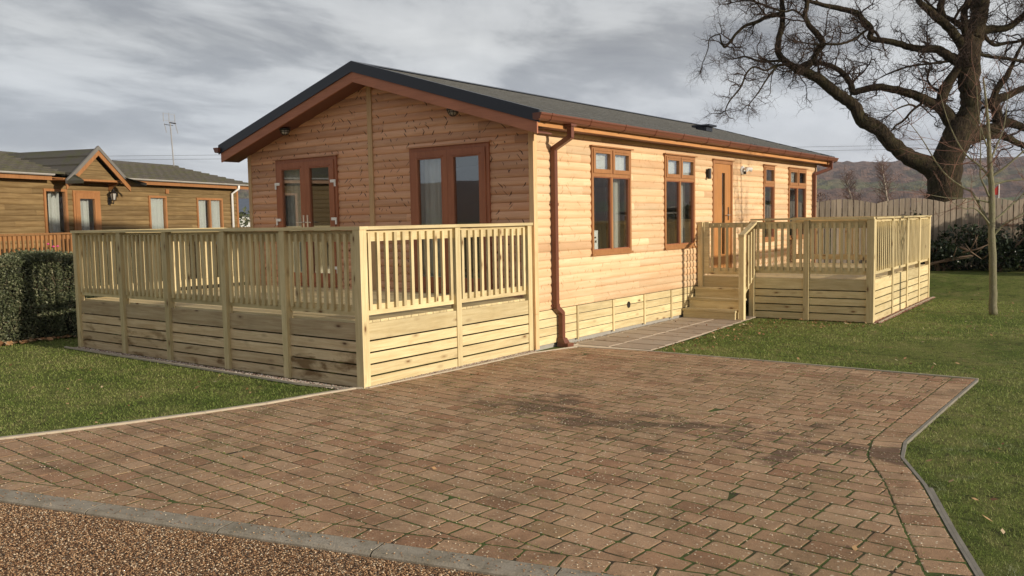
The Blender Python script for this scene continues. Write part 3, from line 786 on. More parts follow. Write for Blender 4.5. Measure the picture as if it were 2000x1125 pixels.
# roof: sheets with stepped tile courses
def slope(mb, side, y0, y1, n=10):
    xe, xr = (0.375, -3.05) if side > 0 else (-6.475, -3.05)
    for k in range(n):
        a, b = xe + (xr - xe) * k / n, xe + (xr - xe) * (k + 1) / n
        za, zb = RZ(a) + .012, RZ(b) - .004
        mb.add([(a, y0, za), (a, y1, za), (b, y1, zb), (b, y0, zb), (a, y0, RZ(a) - .03), (a, y1, RZ(a) - .03), (b, y1, RZ(b) - .03), (b, y0, RZ(b) - .03)],
               [(0, 1, 2, 3), (4, 7, 6, 5), (0, 4, 5, 1), (0, 3, 7, 4), (1, 5, 6, 2), (3, 2, 6, 7)])
YF, YB = -0.362, L_ + 0.30
mb = MB(); slope(mb, 1, YF + .01, YB); slope(mb, -1, YF + .01, YB)
roof = mb.build('roof', M['roof'], lodge)
mb = MB(); mb.add([(-3.19, YF, RZ(-3.19) + .018), (-3.05, YF, 4.20), (-2.91, YF, RZ(-2.91) + .018), (-3.19, YB, RZ(-3.19) + .018), (-3.05, YB, 4.20), (-2.91, YB, RZ(-2.91) + .018)],
                  [(0, 1, 4, 3), (1, 2, 5, 4), (0, 2, 1), (3, 4, 5)])
mb.build('ridge_cap', M['verge'], roof)
mb = MB(); vx, vy = -1.24, 8.14
mb.box(vx - .12, vx + .12, vy - .16, vy + .16, RZ(vx) - .02, RZ(vx) + .07); mb.box(vx - .20, vx + .20, vy - .20, vy + .20, RZ(vx) + .075, RZ(vx) + .115)
mb.build('roof_vent', M['verge'], roof)
def band(top0, top1, y0, y1, xa, mat, name, par=lodge):
    """a strip following both slopes at the gable end, from top0 to top1 below the roof line"""
    for sgn in (1, -1):
        xe = 0.375 if sgn > 0 else -6.475
        xe += sgn * xa; mb = MB()
        P = [(xe, RZ(xe) - top0), (-3.05, RZ(-3.05) - top0), (-3.05, RZ(-3.05) - top1), (xe, RZ(xe) - top1)]
        mb.prism(P, 'Y', y0, y1); mb.build(name, mat, par)
band(-.020, .135, YF - .016, YF, 0.0, M['verge'], 'verge_trim'); band(-.024, -.019, YF - .016, YF + .09, 0.0, M['verge'], 'verge_flashing')
band(.125, .285, YF + .004, YF + .03, -.045, M['barge'], 'barge_board')
band(.262, .280, YF + .031, -.002, -.06, M['soffit'], 'soffit')
band(-.018, .135, YB + .001, YB + .016, 0.0, M['verge'], 'verge_trim'); band(.125, .285, YB - .03, YB - .004, -.045, M['barge'], 'barge_board')
for sx in (1, -1):
    X = lambda x: x if sx > 0 else -W_ - x
    def bx(mb, x0, x1, *r):
        a, b = sorted((X(x0), X(x1))); return mb.box(a, b, *r)
    bx(MB(), 0, 0, 0, 0, 0, 0)
    mb = MB(); bx(mb, .285, .31, YF + .031, YB - .031, 2.972, 3.115); mb.build('fascia', M['fascia'], lodge)
    mb = MB(); bx(mb, -.01, .284, -.001, YB - .031, 2.985, 2.997); mb.build('soffit', M['soffit'], lodge)
    # gutter: half-ogee channel with union clips
    P = [(.312, 3.125), (.312, 3.052), (.345, 3.036), (.395, 3.036), (.425, 3.055), (.437, 3.09), (.452, 3.108), (.452, 3.128), (.443, 3.128), (.443, 3.112), (.43, 3.095), (.418, 3.062), (.39, 3.045), (.348, 3.045), (.321, 3.058), (.321, 3.125)]
    mb = MB(); mb.prism([(X(a), b) for a, b in P], 'Y', YF - .06, YB + .06)
    mb.prism([(X(a), b) for a, b in [P[0], P[1], P[2], P[3], P[4], P[5], P[6], P[7]]], 'Y', YF - .064, YF - .0605)
    mb.prism([(X(a), b) for a, b in [P[0], P[1], P[2], P[3], P[4], P[5], P[6], P[7]]], 'Y', YB + .0605, YB + .064)
    g = mb.build('gutter', M['gutter'], lodge)
    Q = [(.309, 3.130), (.309, 3.046), (.342, 3.028), (.398, 3.028), (.431, 3.05), (.444, 3.088), (.458, 3.106), (.458, 3.132)]
    y = -0.16
    while y < L_ + .2:
        mb = MB(); mb.prism([(X(a), b) for a, b in Q], 'Y', y - .02, y + .02); mb.build('gutter_clip', M['gutter'], g); y += .955
# downpipes
def downpipe(yt, yb, bottom):
    r = .034
    def sq(mb, pts):       # square section pipe
        for a, b in zip(pts, pts[1:]):
            a, b = Vector(a), Vector(b); d = (b - a).normalized(); up = Vector((0, 1, 0)) if abs(d.y) < .9 else Vector((1, 0, 0))
            s1 = d.cross(up).normalized() * r; s2 = d.cross(s1).normalized() * r
            a2, b2 = a - d * .012, b + d * .012
            mb.add([a2 - s1 - s2, a2 + s1 - s2, a2 + s1 + s2, a2 - s1 + s2, b2 - s1 - s2, b2 + s1 - s2, b2 + s1 + s2, b2 - s1 + s2],
                   [(0, 3, 2, 1), (4, 5, 6, 7), (0, 1, 5, 4), (1, 2, 6, 5), (2, 3, 7, 6), (3, 0, 4, 7)])
    mb = MB()
    mb.box(.33, .44, yt - .065, yt + .065, 3.008, 3.035)
    sq(mb, [(.385, yt, 3.03), (.385, yt, 2.87)]); sq(mb, [(.385, yt, 2.87), (.068, yb, 2.735)]); sq(mb, [(.068, yb, 2.735), (.068, yb, .56 if bottom else .2)])
    if bottom:
        sq(mb, [(.068, yb, .56), (.080, yb + .12, .47)]); sq(mb, [(.080, yb + .12, .47), (.080, yb + .12, .10)]); 
    p = mb.build('downpipe', M['gutter'], lodge)
    for z in (1.98, .585):
        mb = MB(); mb.box(.026, .108, yb - .041, yb + .041, z - .02, z + .02); mb.box(.026, .04, yb - .062, yb + .062, z - .012, z + .012); mb.build('pipe_clip', M['gutter'], p)
    if bottom:
        mb = MB(); y = yb + .12
        mb.add([(.03, y - .05, .0), (.20, y - .07, .0), (.20, y + .07, .0), (.03, y + .05, .0), (.04, y - .045, .13), (.13, y - .05, .12), (.13, y + .05, .12), (.04, y + .045, .13)],
               [(0, 3, 2, 1), (4, 5, 6, 7), (0, 1, 5, 4), (1, 2, 6, 5), (2, 3, 7, 6), (3, 0, 4, 7)])
        mb.box(.14, .225, y - .075, y + .075, .0, .055); mb.build('pipe_shoe', M['gutter'], p)
downpipe(.34, .405, True); downpipe(L_ - .02, L_ - .24, False)

# windows of the long side (plane x): frame boards, casements, panes
def pane(x, y0, y1, z0, z1, par, axis='x'):
    mb = MB()
    if axis == 'x': mb.box(x, x + .006, y0, y1, z0, z1)
    else: mb.box(y0, y1, x, x + .006, z0, z1)
    return mb.build('pane', M['glass'], par)
def frame_x(mb, x0, x1, y0, y1, z0, z1, t, tb=None):
    tb = tb or t
    mb.box(x0, x1, y0, y0 + t, z0, z1); mb.box(x0, x1, y1 - t, y1, z0, z1); mb.box(x0 + .0005, x1 - .0005, y0 + t, y1 - t, z0, z0 + tb); mb.box(x0 + .0005, x1 - .0005, y0 + t, y1 - t, z1 - t, z1)
def window(o, n):
    y0, y1, z0, z1 = o; mb = MB()
    frame_x(mb, -.06, .040, y0, y1, z0, z1, .05, .06)
    zt = 2.42; mb.box(-.058, .038, y0 + .05, y1 - .05, zt - .025, zt + .025)
    if n == 2: ym = (y0 + y1) / 2; mb.box(-.058, .036, ym - .024, ym + .024, z0 + .06, zt - .025); mb.box(-.058, .036, ym - .024, ym + .024, zt + .025, z1 - .05)
    mb.box(.0405, .062, y0 - .02, y1 + .02, z0 - .022, z0 + .012)
    wn = mb.build('window', M['frame'], lodge)
    mb = MB(); mb.box(.001, .075, y0 - .035, y1 + .03, z1 + .001, z1 + .020); mb.build('drip_cap', M['frame'], wn)
    cells = [(y0 + .05, y1 - .05)] if n == 1 else [(y0 + .05, ym - .024), (ym + .024, y1 - .05)]
    for a, b in cells:
        mb = MB(); frame_x(mb, .0, .052, a - .012, b + .012, zt + .028, z1 - .03, .058, .06); mb.build('casement', M['frame'], wn)
        mb = MB(); mb.box(.0525, .060, a + .04, b - .04, z1 - .055, z1 - .045); mb.build('drip_bead', M['frame'], wn)
        pane(.018, a + .044, b - .044, zt + .085, z1 - .085, wn)
        mb = MB(); frame_x(mb, -.02, .026, a - .001, b + .001, z0 + .059, zt - .024, .014); mb.build('glazing_bead', M['frame_shaded'], wn)
        pane(.002, a + .012, b - .012, z0 + .07, zt - .036, wn)
for o, n in zip(WIN, (2, 2, 1, 2)): window(o, n)

# entrance door
mb = MB(); y0, y1, z0, z1 = DOOR
mb.box(-.06, .038, y0, y0 + .06, z0, z1); mb.box(-.06, .038, y1 - .06, y1, z0, z1); mb.box(-.06, .037, y0 + .06, y1 - .06, z1 - .06, z1); mb.box(-.06, .05, y0 + .06, y1 - .06, z0, z0 + .035)
dr = mb.build('entrance_door', M['frame'], lodge)
gy0, gy1 = 6.17, 6.31
mb = MB(); a, b = y0 + .062, y1 - .062
mb.box(-.03, .018, a, gy0, z0 + .037, z1 - .062); mb.box(-.03, .018, gy1, b, z0 + .037, z1 - .062); mb.box(-.03, .018, gy0, gy1, z0 + .037, 1.05); mb.box(-.03, .018, gy0, gy1, 2.60, z1 - .062)
mb.build('door_leaf', M['door'], dr)
pane(-.008, gy0, gy1, 1.05, 2.60, dr)
mb = MB(); mb.box(.0185, .026, 6.44, 6.475, 1.70, 1.95); mb.build('lock_plate', M['black'], dr)
mb = MB(); mb.tube([(.026, 6.457, 1.80), (.06, 6.457, 1.80), (.062, 6.42, 1.80), (.062, 6.31, 1.798)], .009, 8); mb.build('handle', M['metal'], dr)
mb = MB(); mb.box(.001, .07, y0 - .03, y1 + .03, z1 + .001, z1 + .018); mb.build('drip_cap', M['frame'], dr)

# french doors in the gable (plane y)
def frame_y(mb, y0, y1, x0, x1, z0, z1, t, tb=None):
    tb = tb or t
    mb.box(x0, x0 + t, y0, y1, z0, z1); mb.box(x1 - t, x1, y0, y1, z0, z1); mb.box(x0 + t, x1 - t, y0 + .0005, y1 - .0005, z0, z0 + tb); mb.box(x0 + t, x1 - t, y0 + .0005, y1 - .0005, z1 - t, z1)
def french(o, hinged):
    x0, x1, z0, z1 = o; mb = MB(); frame_y(mb, -.045, .06, x0, x1, z0, z1, .055, .05)
    fr = mb.build('french_door', M['frame_shaded'], lodge)
    mb = MB(); mb.box(x0 - .03, x1 + .04, -.078, -.001, z1 + .001, z1 + .022); mb.build('drip_cap', M['clad_shaded_x'], fr)
    xm = (x0 + x1) / 2
    for k, (a, b) in enumerate(((x0 + .057, xm - .002), (xm + .002, x1 - .057))):
        mb = MB(); frame_y(mb, -.062, .0, a, b, z0 + .052, z1 - .058, .115, .17); lf = mb.build('door_leaf', M['frame_shaded'], fr)
        mb = MB(); mb.box(a + .08, b - .08, -.075, -.0625, z1 - .150, z1 - .135); mb.build('drip_bead', M['frame_shaded'], fr)
        pane(-.034, a + .113, b - .113, z0 + .22, z1 - .172, fr, 'y')
        if hinged:
            hx = a - .02 if k == 0 else b + .02
            for zz_ in (z1 - .42, 1.83, z0 + .3):
                mb = MB(); s_ = 1 if k == 0 else -1
                xa, xb = sorted((hx - s_ * .03, hx + s_ * .085)); mb.box(xa, xb, -.082, -.0625, zz_ - .005, zz_ + .04)
                xa, xb = sorted((hx - s_ * .03, hx - s_ * .002)); mb.box(xa, xb, -.080, -.0625, zz_ - .07, zz_ - .0055); mb.build('hinge', M['white'], fr)
            mb = MB(); hx = xm + (-.05 if k == 0 else .05); mb.box(hx - .016, hx + .016, -.074, -.0625, 1.68, 1.92)
            sg = -1 if k == 0 else 1
            mb.tube([(hx, -.07, 1.80), (hx, -.115, 1.80), (hx + sg * .02, -.118, 1.80), (hx + sg * .13, -.118, 1.798)], .009, 8); mb.build('handle', M['metal'], fr)
french(FD[0], True); french(FD[1], False)

# lamps fixed to the lodge
def bulkhead(x, y):
    z = RZ(x) - .280; mb = MB()
    mb.lathe([(.085, 0), (.095, -.012), (.09, -.03), (.06, -.032)], (x, y, z), 18); l = mb.build('bulkhead_lamp', M['black'], lodge, True)
    mb = MB(); mb.lathe([(.066, -.03), (.066, -.05), (.055, -.078), (.03, -.094), (.002, -.098)], (x, y, z), 16); mb.build('lamp_glass', M['lampglass'], l, True)
    mb = MB()
    for a in range(4):
        an = a * math.pi / 4; mb.tube([(x + math.cos(an) * .075 * math.cos(t), y + math.sin(an) * .075 * math.cos(t), z - .03 - .078 * math.sin(t)) for t in np.linspace(0, math.pi, 11)], .0045, 6)
    mb.tube([(x + .076 * math.cos(t), y + .076 * math.sin(t), z - .055) for t in np.linspace(0, 2 * math.pi, 17)], .0045, 6); mb.build('lamp_cage', M['black'], l)
M['lampglass'] = plain('ribbed lamp glass', (0.42, 0.40, 0.36), 0.15, 0.1, spec=0.6)
bulkhead(-4.87, -.20); bulkhead(-1.21, -.20)
mb = MB(); mb.box(.022, .034, 5.43, 5.50, 2.49, 2.63); mb.lathe([(.036, -.10), (.036, -.006), (.028, -.006)], (.075, 5.465, 2.66), 14); mb.lathe([(.028, .006), (.036, .006), (.036, .10)], (.075, 5.465, 2.46), 14); mb.box(.034, .075, 5.455, 5.475, 2.545, 2.575)
mb.build('wall_lamp', M['black'], lodge)
mb = MB(); mb.lathe([(.085, 0), (.09, .02), (.07, .035)], (.024, 7.14, 2.68), 18, 'X'); l = mb.build('security_lamp', M['white'], lodge, True)
for dy in (-.03, .17):
    mb = MB(); mb.tube([(.06, 7.14, 2.70), (.09, 7.14 + dy * .6, 2.71)], .012, 6); mb.tube([(.085, 7.14 + dy * .6, 2.715), (.15, 7.14 + dy, 2.69)], [.03, .05], 12); mb.build('lamp_head', M['white'], l)
mb = MB(); mb.box(.07, .10, 7.12, 7.16, 2.60, 2.66); mb.build('sensor', M['black'], l)

# curtains and nets hung inside, and a notice card in the window
def drape(pts0, pts1, z0, z1, folds, amp, mat, name, label, cat, n=48, scal=None, bow=0.0):
    mb = MB(); vs = []; nz = 8
    p, q = Vector((*pts0, 0)), Vector((*pts1, 0)); d = (q - p).normalized(); nn = Vector((-d.y, d.x, 0))
    for j in range(nz + 1):
        t = j / nz
        for i in range(n + 1):
            u = i / n; zb = z0 + (scal(u) if scal else 0); z = zb + (z1 - zb) * t
            s_ = 1 - bow * math.sin(math.pi * t) * u
            a = amp * math.sin(u * folds * 2 * math.pi + 0.7 * math.sin(3 * t)) * (0.6 + .4 * math.sin(u * 9.1))
            c_ = p + (q - p) * (u * s_) + nn * a; vs.append((c_.x, c_.y, z))
    fs = [(j * (n + 1) + i, j * (n + 1) + i + 1, (j + 1) * (n + 1) + i + 1, (j + 1) * (n + 1) + i) for j in range(nz) for i in range(n)]
    mb.add(vs, fs); o = mb.build(name, mat, None, True); return tag(o, label, cat)
drape((-5.30, .12), (-4.86, .12), .72, 2.80, 5, .03, M['curtain'], 'curtain', 'pale curtain drawn aside behind the left leaf of the hinged gable doors', 'curtain')
drape((-2.20, .12), (-1.74, .12), .72, 2.80, 5, .03, M['curtain'], 'curtain', 'pale curtain behind the left pane of the wide gable doors under the right soffit lamp', 'curtain')
sc = lambda u: 0.10 * abs(math.sin(u * 2 * math.pi)) + .02 * abs(math.sin(u * 26))
drape((-.045, 1.47), (-.045, 2.57), 2.37, 2.83, 8, .016, M['lace'], 'net_valance', 'white scalloped net across the top of the long-side window nearest the downpipe', 'net curtain', scal=sc)
drape((-.045, 3.80), (-.045, 4.90), 2.37, 2.83, 8, .016, M['lace'], 'net_valance', 'white scalloped net across the top of the window just before the black wall lamp', 'net curtain', scal=sc)
drape((-.045, 9.86), (-.045, 10.38), 2.36, 2.83, 4, .016, M['lace'], 'net_valance', 'white net in the far window at the end of the long wall', 'net curtain')
drape((-.16, 2.36), (-.16, 2.58), 1.2, 2.85, 3, .02, M['curtain'], 'curtain', 'narrow pale curtain at the right edge of the window holding the notice card', 'curtain')
drape((-.16, 4.70), (-.16, 4.92), 1.2, 2.85, 3, .02, M['curtain'], 'curtain', 'narrow pale curtain at the right edge of the window before the entrance door', 'curtain')
drape((-.16, 8.33), (-.16, 8.89), 1.2, 2.85, 5, .015, M['lace'], 'blind', 'pale blue-grey blind filling the narrow single window', 'blind')
mb = MB(); mb.box(-.012, -.008, 1.505, 1.66, 1.32, 1.60); o = mb.build('notice_card', M['white']); tag(o, 'white notice card standing in the lower corner of the first long-side window', 'notice')
mb = MB(); mb.box(-.0078, -.0072, 1.55, 1.61, 1.48, 1.505); mb.box(-.0078, -.0072, 1.57, 1.62, 1.415, 1.45); mb.build('print', M['black'], o)

# ================================================================ decks
def bay(par, p, q, nb, axis, top=1.70, low=0.78, off=0.0, mat=None):
    """one balustrade bay from p to q; outside is on the right of p->q (negative normal)"""
    L = math.dist(p, q); lerp = lambda t: (p[0] + (q[0] - p[0]) * t, p[1] + (q[1] - p[1]) * t)
    m_h = M['deck_' + axis]
    mb = MB(); mb.seg(p, q, off - .018, off + .018, low, low + .115); pn = mb.build('bottom_rail', m_h, par)
    mb = MB(); mb.seg(p, q, off - .018, off + .018, top - .125, top - .004); mb.build('top_rail', m_h, par)
    for i in range(nb):
        t = (i + .5 + random.uniform(-.04, .04)) / nb; w_ = .042 / L / 2; a, b = lerp(t - w_), lerp(t + w_)
        jz = random.uniform(-.006, .006); mb = MB(); mb.seg(a, b, off - .050, off - .0185, low + .055 + jz, top - .035 + jz); mb.build('baluster', M['deck_Z'], pn)
def post(par, x, y, z1, s=.045, z0=0.0, cap=False):
    mb = MB(); mb.box(x - s, x + s, y - s, y + s, z0, z1)
    return mb.build('post', M['deck_Z'], par)
LEV = [(.005, .115), (.134, .244), (.262, .372), (.390, .500), (.518, .700)]
def skirt_run(par, p, q, axis, mat=None, off=-.02):
    mb = MB()
    for k, (a, b) in enumerate(LEV):
        mb.seg(p, q, off - .011, off + .011, a, b)
    mb.build('side_boards', mat or M['deck_' + axis], par)
def planks(par, poly, z, axis, step=.122):
    mb = MB(); xs = [p[0] for p in poly]; ys = [p[1] for p in poly]
    lo, hi = (min(ys), max(ys)) if axis == 'X' else (min(xs), max(xs)); a = lo
    while a < hi:
        b = min(a + step - .006, hi)
        c = clip(clip(poly, 0, -1, -a), 0, 1, b) if axis == 'X' else clip(clip(poly, -1, 0, -a), 1, 0, b)
        if len(c) >= 3:
            n = len(c); mb.add([(x, y, z - .028) for x, y in c] + [(x, y, z) for x, y in c], [tuple(range(n, 2 * n))] + [(i, (i + 1) % n, (i + 1) % n + n, i + n) for i in range(n)])
        a += step
    mb.build('decking', M['deck_' + axis], par)

# front deck
fdk = thing('raised_deck', 'large front deck of pale pine with a slatted balustrade, wrapped across the gable doors', 'deck', (-3.05, -1.55, 0))
D = -3.11; XL = -6.1
fx = [XL, -4.84, -3.705, -2.43, -1.285, -0.04]
for x in fx[1:-1]: post(fdk, x, D - .005, 1.70)
post(fdk, XL, D, 1.70); mb = MB(); mb.box(-.095, .012, D - .055, D + .045, 0, 1.70); mb.build('post', M['deck_Z'], fdk)
for a, b in zip(fx, fx[1:]): bay(fdk, (a + .045, D + .03), (b - .045, D + .03), 10, 'X')
post(fdk, -.052, -1.56, 1.70); post(fdk, -.052, -.085, 1.70); post(fdk, XL, -1.56, 1.70); post(fdk, XL, -.085, 1.70)
for a, b in ((D + .05, -1.605), (-1.515, -.13)): bay(fdk, (-.052 - .02, a), (-.052 - .02, b), 11, 'Y')
for a, b in ((-.13, -1.515), (-1.605, D + .05)): bay(fdk, (XL, a), (XL, b), 11, 'Y')
skirt_run(fdk, (XL + .045, D + .02), (-.09, D + .02), 'X', M['deck_stain']); skirt_run(fdk, (-.04, D + .046), (-.04, -.13), 'Y', off=-.01); skirt_run(fdk, (XL, -.13), (XL, D + .046), 'Y')
planks(fdk, [(XL + .02, D + .045), (-.065, D + .045), (-.065, -.04), (XL + .02, -.04)], .722, 'X')
for (p, q, ax) in (((XL - .06, D), (.022, D), 'X'), ((XL, D + .062), (XL, -.045), 'Y'), ((-.045, D + .062), (-.045, -.036), 'Y')):
    mb = MB(); mb.seg(p, q, -.06, .06, 1.701, 1.737); mb.build('handrail', M['deck_' + ax], fdk)
mb = MB()
for y in np.arange(D + .3, 0, .45): mb.box(XL + .05, -.1, y - .02, y + .02, .52, .69)
mb.build('joist', M['deck_X'], fdk)

# side deck with steps and gate
sdk = thing('raised_deck', 'side deck of pale pine at the entrance door, with three steps and a slatted gate', 'deck', (1.5, 7.5, 0))
A, Am, B = (1.04, 5.10), (1.97, 5.15), (3.00, 5.22)
C1 = (2.87, 10.05); bl = [(B[0] + (C1[0] - B[0]) * t, B[1] + (C1[1] - B[1]) * t) for t in (0, .29, .545, .785, 1.0)]
LEVS = LEV
post(sdk, A[0], A[1], 1.68); post(sdk, *Am, 1.68); mb = MB(); mb.box(B[0] - .07, B[0] + .045, B[1] - .06, B[1] + .045, 0, 1.69); mb.build('post', M['deck_Z'], sdk)
for p in bl[1:]: post(sdk, p[0], p[1], 1.69, .04)
bay(sdk, (A[0] + .045, A[1] + .02), (Am[0] - .045, Am[1] + .02), 8, 'X', 1.67); bay(sdk, (Am[0] + .045, Am[1] + .02), (B[0] - .07, B[1] + .02), 8, 'X', 1.67)
for a, b in zip(bl, bl[1:]):
    d = Vector((b[0] - a[0], b[1] - a[1])).normalized() * .042
    bay(sdk, (a[0] + d.x - .01, a[1] + d.y), (b[0] - d.x - .01, b[1] - d.y), 9, 'Y', 1.68)
    skirt_run(sdk, (a[0] + d.x, a[1] + d.y), (b[0] - d.x, b[1] - d.y), 'Y', off=-.012)
post(sdk, 1.45, 10.05, 1.69, .04); post(sdk, .08, 10.05, 1.69, .04)
bay(sdk, (2.83, 10.05), (1.49, 10.05), 10, 'X', 1.68); bay(sdk, (1.41, 10.05), (.12, 10.05), 10, 'X', 1.68)
skirt_run(sdk, (2.83, 10.05), (.05, 10.05), 'X'); skirt_run(sdk, (A[0] + .045, A[1] + .02), (Am[0] - .045, Am[1] + .02), 'X'); skirt_run(sdk, (Am[0] + .045, Am[1] + .02), (B[0] - .07, B[1] + .02), 'X')
planks(sdk, [(.045, 5.10), (A[0], 5.12), (B[0] - .05, B[1] + .03), (C1[0] - .03, 10.03), (.045, 10.03)], .702, 'X')
for p, q, ax in (((A[0] - .02, A[1]), (Am[0] + .02, Am[1] - .003), 'X'), ((Am[0] + .021, Am[1] - .003), (B[0] + .035, B[1] - .01), 'X')):
    mb = MB(); mb.seg(p, q, -.06, .06, 1.691, 1.722); mb.build('handrail', M['deck_X'], sdk)
mb = MB(); mb.seg((B[0], B[1] + .06), (C1[0], C1[1] + .06), -.055, .06, 1.6915, 1.7215); mb.build('handrail', M['deck_Y'], sdk)
mb = MB(); mb.seg((2.80, 10.05), (.04, 10.05), -.055, .055, 1.6905, 1.7205); mb.build('handrail', M['deck_X'], sdk)
post(sdk, .085, 5.08, 1.68, .045, .0)
# gate
mb = MB(); gx0, gx1, gy = .155, .985, 5.09
mb.box(gx0, gx0 + .085, gy - .025, gy + .02, .745, 1.68); mb.box(gx0 + .085, gx1 - .045, gy - .018, gy + .018, .745, .86); mb.box(gx0 + .085, gx1 - .045, gy - .018, gy + .018, 1.575, 1.66)
mb.box(gx1 - .044, gx1 - .004, gy - .024, gy + .02, .745, 1.66)
gate = mb.build('gate', M['deck_X'], sdk); tag(gate, 'slatted wooden gate at the top of the steps')
for i in range(5):
    x = gx0 + .085 + (gx1 - gx0 - .13) * (i + .5) / 5; mb = MB(); mb.box(x - .021, x + .021, gy - .045, gy - .0185, .80, 1.635); mb.build('baluster', M['deck_Z'], gate)
# steps
for k, (yf, x0, x1) in enumerate(((4.43, .035, 1.01), (4.68, .035, 1.0), (4.92, .035, .95))):
    zt = .17 * (k + 1); mb = MB(); mb.box(x0, x1, yf - .02, yf + .27, zt - .034, zt); mb.box(x0 + .01, x1 - .012, yf, yf + .022, zt - .17 if k else .012, zt - .0345)
    mb.box(x1 - .032, x1 - .0125, yf + .0225, yf + .25, max(.0, zt - .17), zt - .0345); mb.build('step', M['deck_X'], sdk)
mb = MB(); mb.box(.045, .99, 5.075, 5.10, .505, .70); mb.build('riser', M['deck_X'], sdk)
# stair balustrade on the open side
post(sdk, 1.085, 4.53, 1.43, .045); mb = MB()
mb.seg((1.085, 4.47), (1.085, 5.06), -.055, .045, 1.425, 1.462, 1.64, 1.677); mb.build('handrail', M['deck_Y'], sdk)
mb = MB(); mb.seg((1.085, 4.575), (1.085, 5.055), -.02, .02, .40, .50, .76, .86); sb_ = mb.build('bottom_rail', M['deck_Y'], sdk)
for t in (.25, .5, .75):
    y = 4.575 + .48 * t; mb = MB(); mb.box(1.105, 1.135, y - .02, y + .02, .44 + .36 * t, 1.40 + .20 * t); mb.build('baluster', M['deck_Z'], sb_)

# ================================================================ neighbouring bungalow-style lodge
NRZ = math.atan2(0.3309, 0.9437)
nb = thing('timber_bungalow', 'older honey-brown timber bungalow with a mossy tiled roof and a small gabled porch', 'bungalow', (-11.8, -1.8, 0), rz=NRZ)
M['clad_old'] = None
def old_clad():
    m, T = material('weathered brown cladding')
    co, r = objco(T); co0 = T.n('ShaderNodeTexCoord').outputs['Object']
    g = T.noise(T.mapping(co, scale=(12, 0.9, 12)), 1.6, 6, .6, .8); b = T.noise(co0, 1.4, 5, .65)
    c = T.mix(T.ramp(g, [(.36, 0), (.62, 1)]), (0.25, 0.17, 0.075), (0.16, 0.10, 0.04))
    c = T.mix(T.ramp(b, [(.45, 0), (.7, .6)]), c, (0.15, 0.095, 0.04))
    v = T.m('ADD', .8, T.m('MULTIPLY', r, .35)); c = T.mix(1.0, c, T.comb(v, v, v), 'MULTIPLY')
    finish(T, c, .7, g, .3, .005); return m
M['clad_old'] = old_clad()
NW = [(1.06, 1.68, 1.10, 2.62), (4.2, 4.84, 1.2, 2.54), (6.01, 7.11, 1.2, 2.52), (-3.2, -2.0, 1.2, 2.55)]
ND = (1.84, 2.62, .62, 2.60)
cladding(-5.0, 7.80, .45, 2.84, NW + [ND], lambda u, z, o: (o, u, z), seed=21).build('wall', M['clad_old'], nb)
NR = lambda x: 3.515 - .226 * abs(x + 2.25)
cladding(-4.5, 0, .45, 3.4, [], lambda u, z, o: (u, 7.8 + o, z), top=lambda z: (-2.25 - (3.40 - z) / .226 if z > 2.9 else -4.5, -2.25 + (3.40 - z) / .226 if z > 2.9 else 0), seed=22).build('wall', M['clad_old'], nb)
mb = MB(); mb.box(-4.5, -.02, -5, 7.78, .4, .5); mb.box(-3.0, -2.9, -5, 7.7, .5, 2.8); mb.box(-4.5, 0, -5.05, -5, .45, 2.9); mb.box(-4.52, -4.5, -5, 7.8, .45, 2.9); mb.build('inner_wall', M['inside'], nb)
mb = MB(); mb.box(-.05, -.02, -5, 7.8, 0, .449); mb.build('skirting', M['clad_old'], nb)
mb = MB(); mb.box(-.03, .035, 7.76, 7.84, .4, 2.83); mb.build('corner_trim', M['frame'], nb)
def nslope(mb, sg, y0, y1, n=9):
    for k in range(n):
        a, b = -2.25 + sg * (2.52 - 2.52 * k / n), -2.25 + sg * (2.52 - 2.52 * (k + 1) / n)
        za, zb = NR(a) + .035, NR(b) + .005
        mb.add([(a, y0, za), (a, y1, za), (b, y1, zb), (b, y0, zb), (a, y0, NR(a) - .02), (a, y1, NR(a) - .02), (b, y1, NR(b) - .02), (b, y0, NR(b) - .02)],
               [(0, 1, 2, 3), (0, 4, 5, 1), (0, 3, 7, 4), (1, 5, 6, 2), (4, 7, 6, 5), (2, 6, 7, 3)])
mb = MB(); nslope(mb, 1, -5.3, 8.15); nslope(mb, -1, -5.3, 8.15); nroof = mb.build('roof', M['roof_old'], nb)
mb = MB(); mb.tube([(-2.25, -5.3, 3.49), (-2.25, 8.15, 3.49)], .08, 10); mb.build('ridge_tiles', M['roof_old'], nroof)
mb = MB()
for xe_ in (.27, -4.77): mb.prism([(xe_, NR(xe_) - .02), (-2.25, NR(-2.25) - .02), (-2.25, NR(-2.25) - .14), (xe_, NR(xe_) - .14)], 'Y', 8.13, 8.155)
mb.build('barge_board', M['frame'], nb)
mb = MB(); mb.box(.20, .225, -5.3, 1.12, 2.79, 2.905); mb.box(.20, .225, 3.1, 8.12, 2.79, 2.905); mb.build('fascia', M['frame'], nb)
mb = MB(); mb.box(-.02, .199, -5.3, 8.12, 2.842, 2.855); mb.build('soffit', M['frame'], nb)
mb = MB()
for a, b in ((-5.3, 1.12), (3.10, 8.18)):
    mb.prism([(.226 + .045 + .045 * math.cos(t), 2.92 + .042 * math.sin(t)) for t in np.linspace(math.pi, 2 * math.pi, 8)] + [(.305, 2.92), (.24, 2.92)], 'Y', a, b)
mb.build('gutter', M['gutter_old'], nb)
mb = MB(); mb.tube([(.27, 7.55, 2.88), (.27, 7.55, 2.80), (.075, 7.5, 2.66), (.075, 7.5, .1)], .034, 10); mb.build('downpipe', M['white'], nb, True)
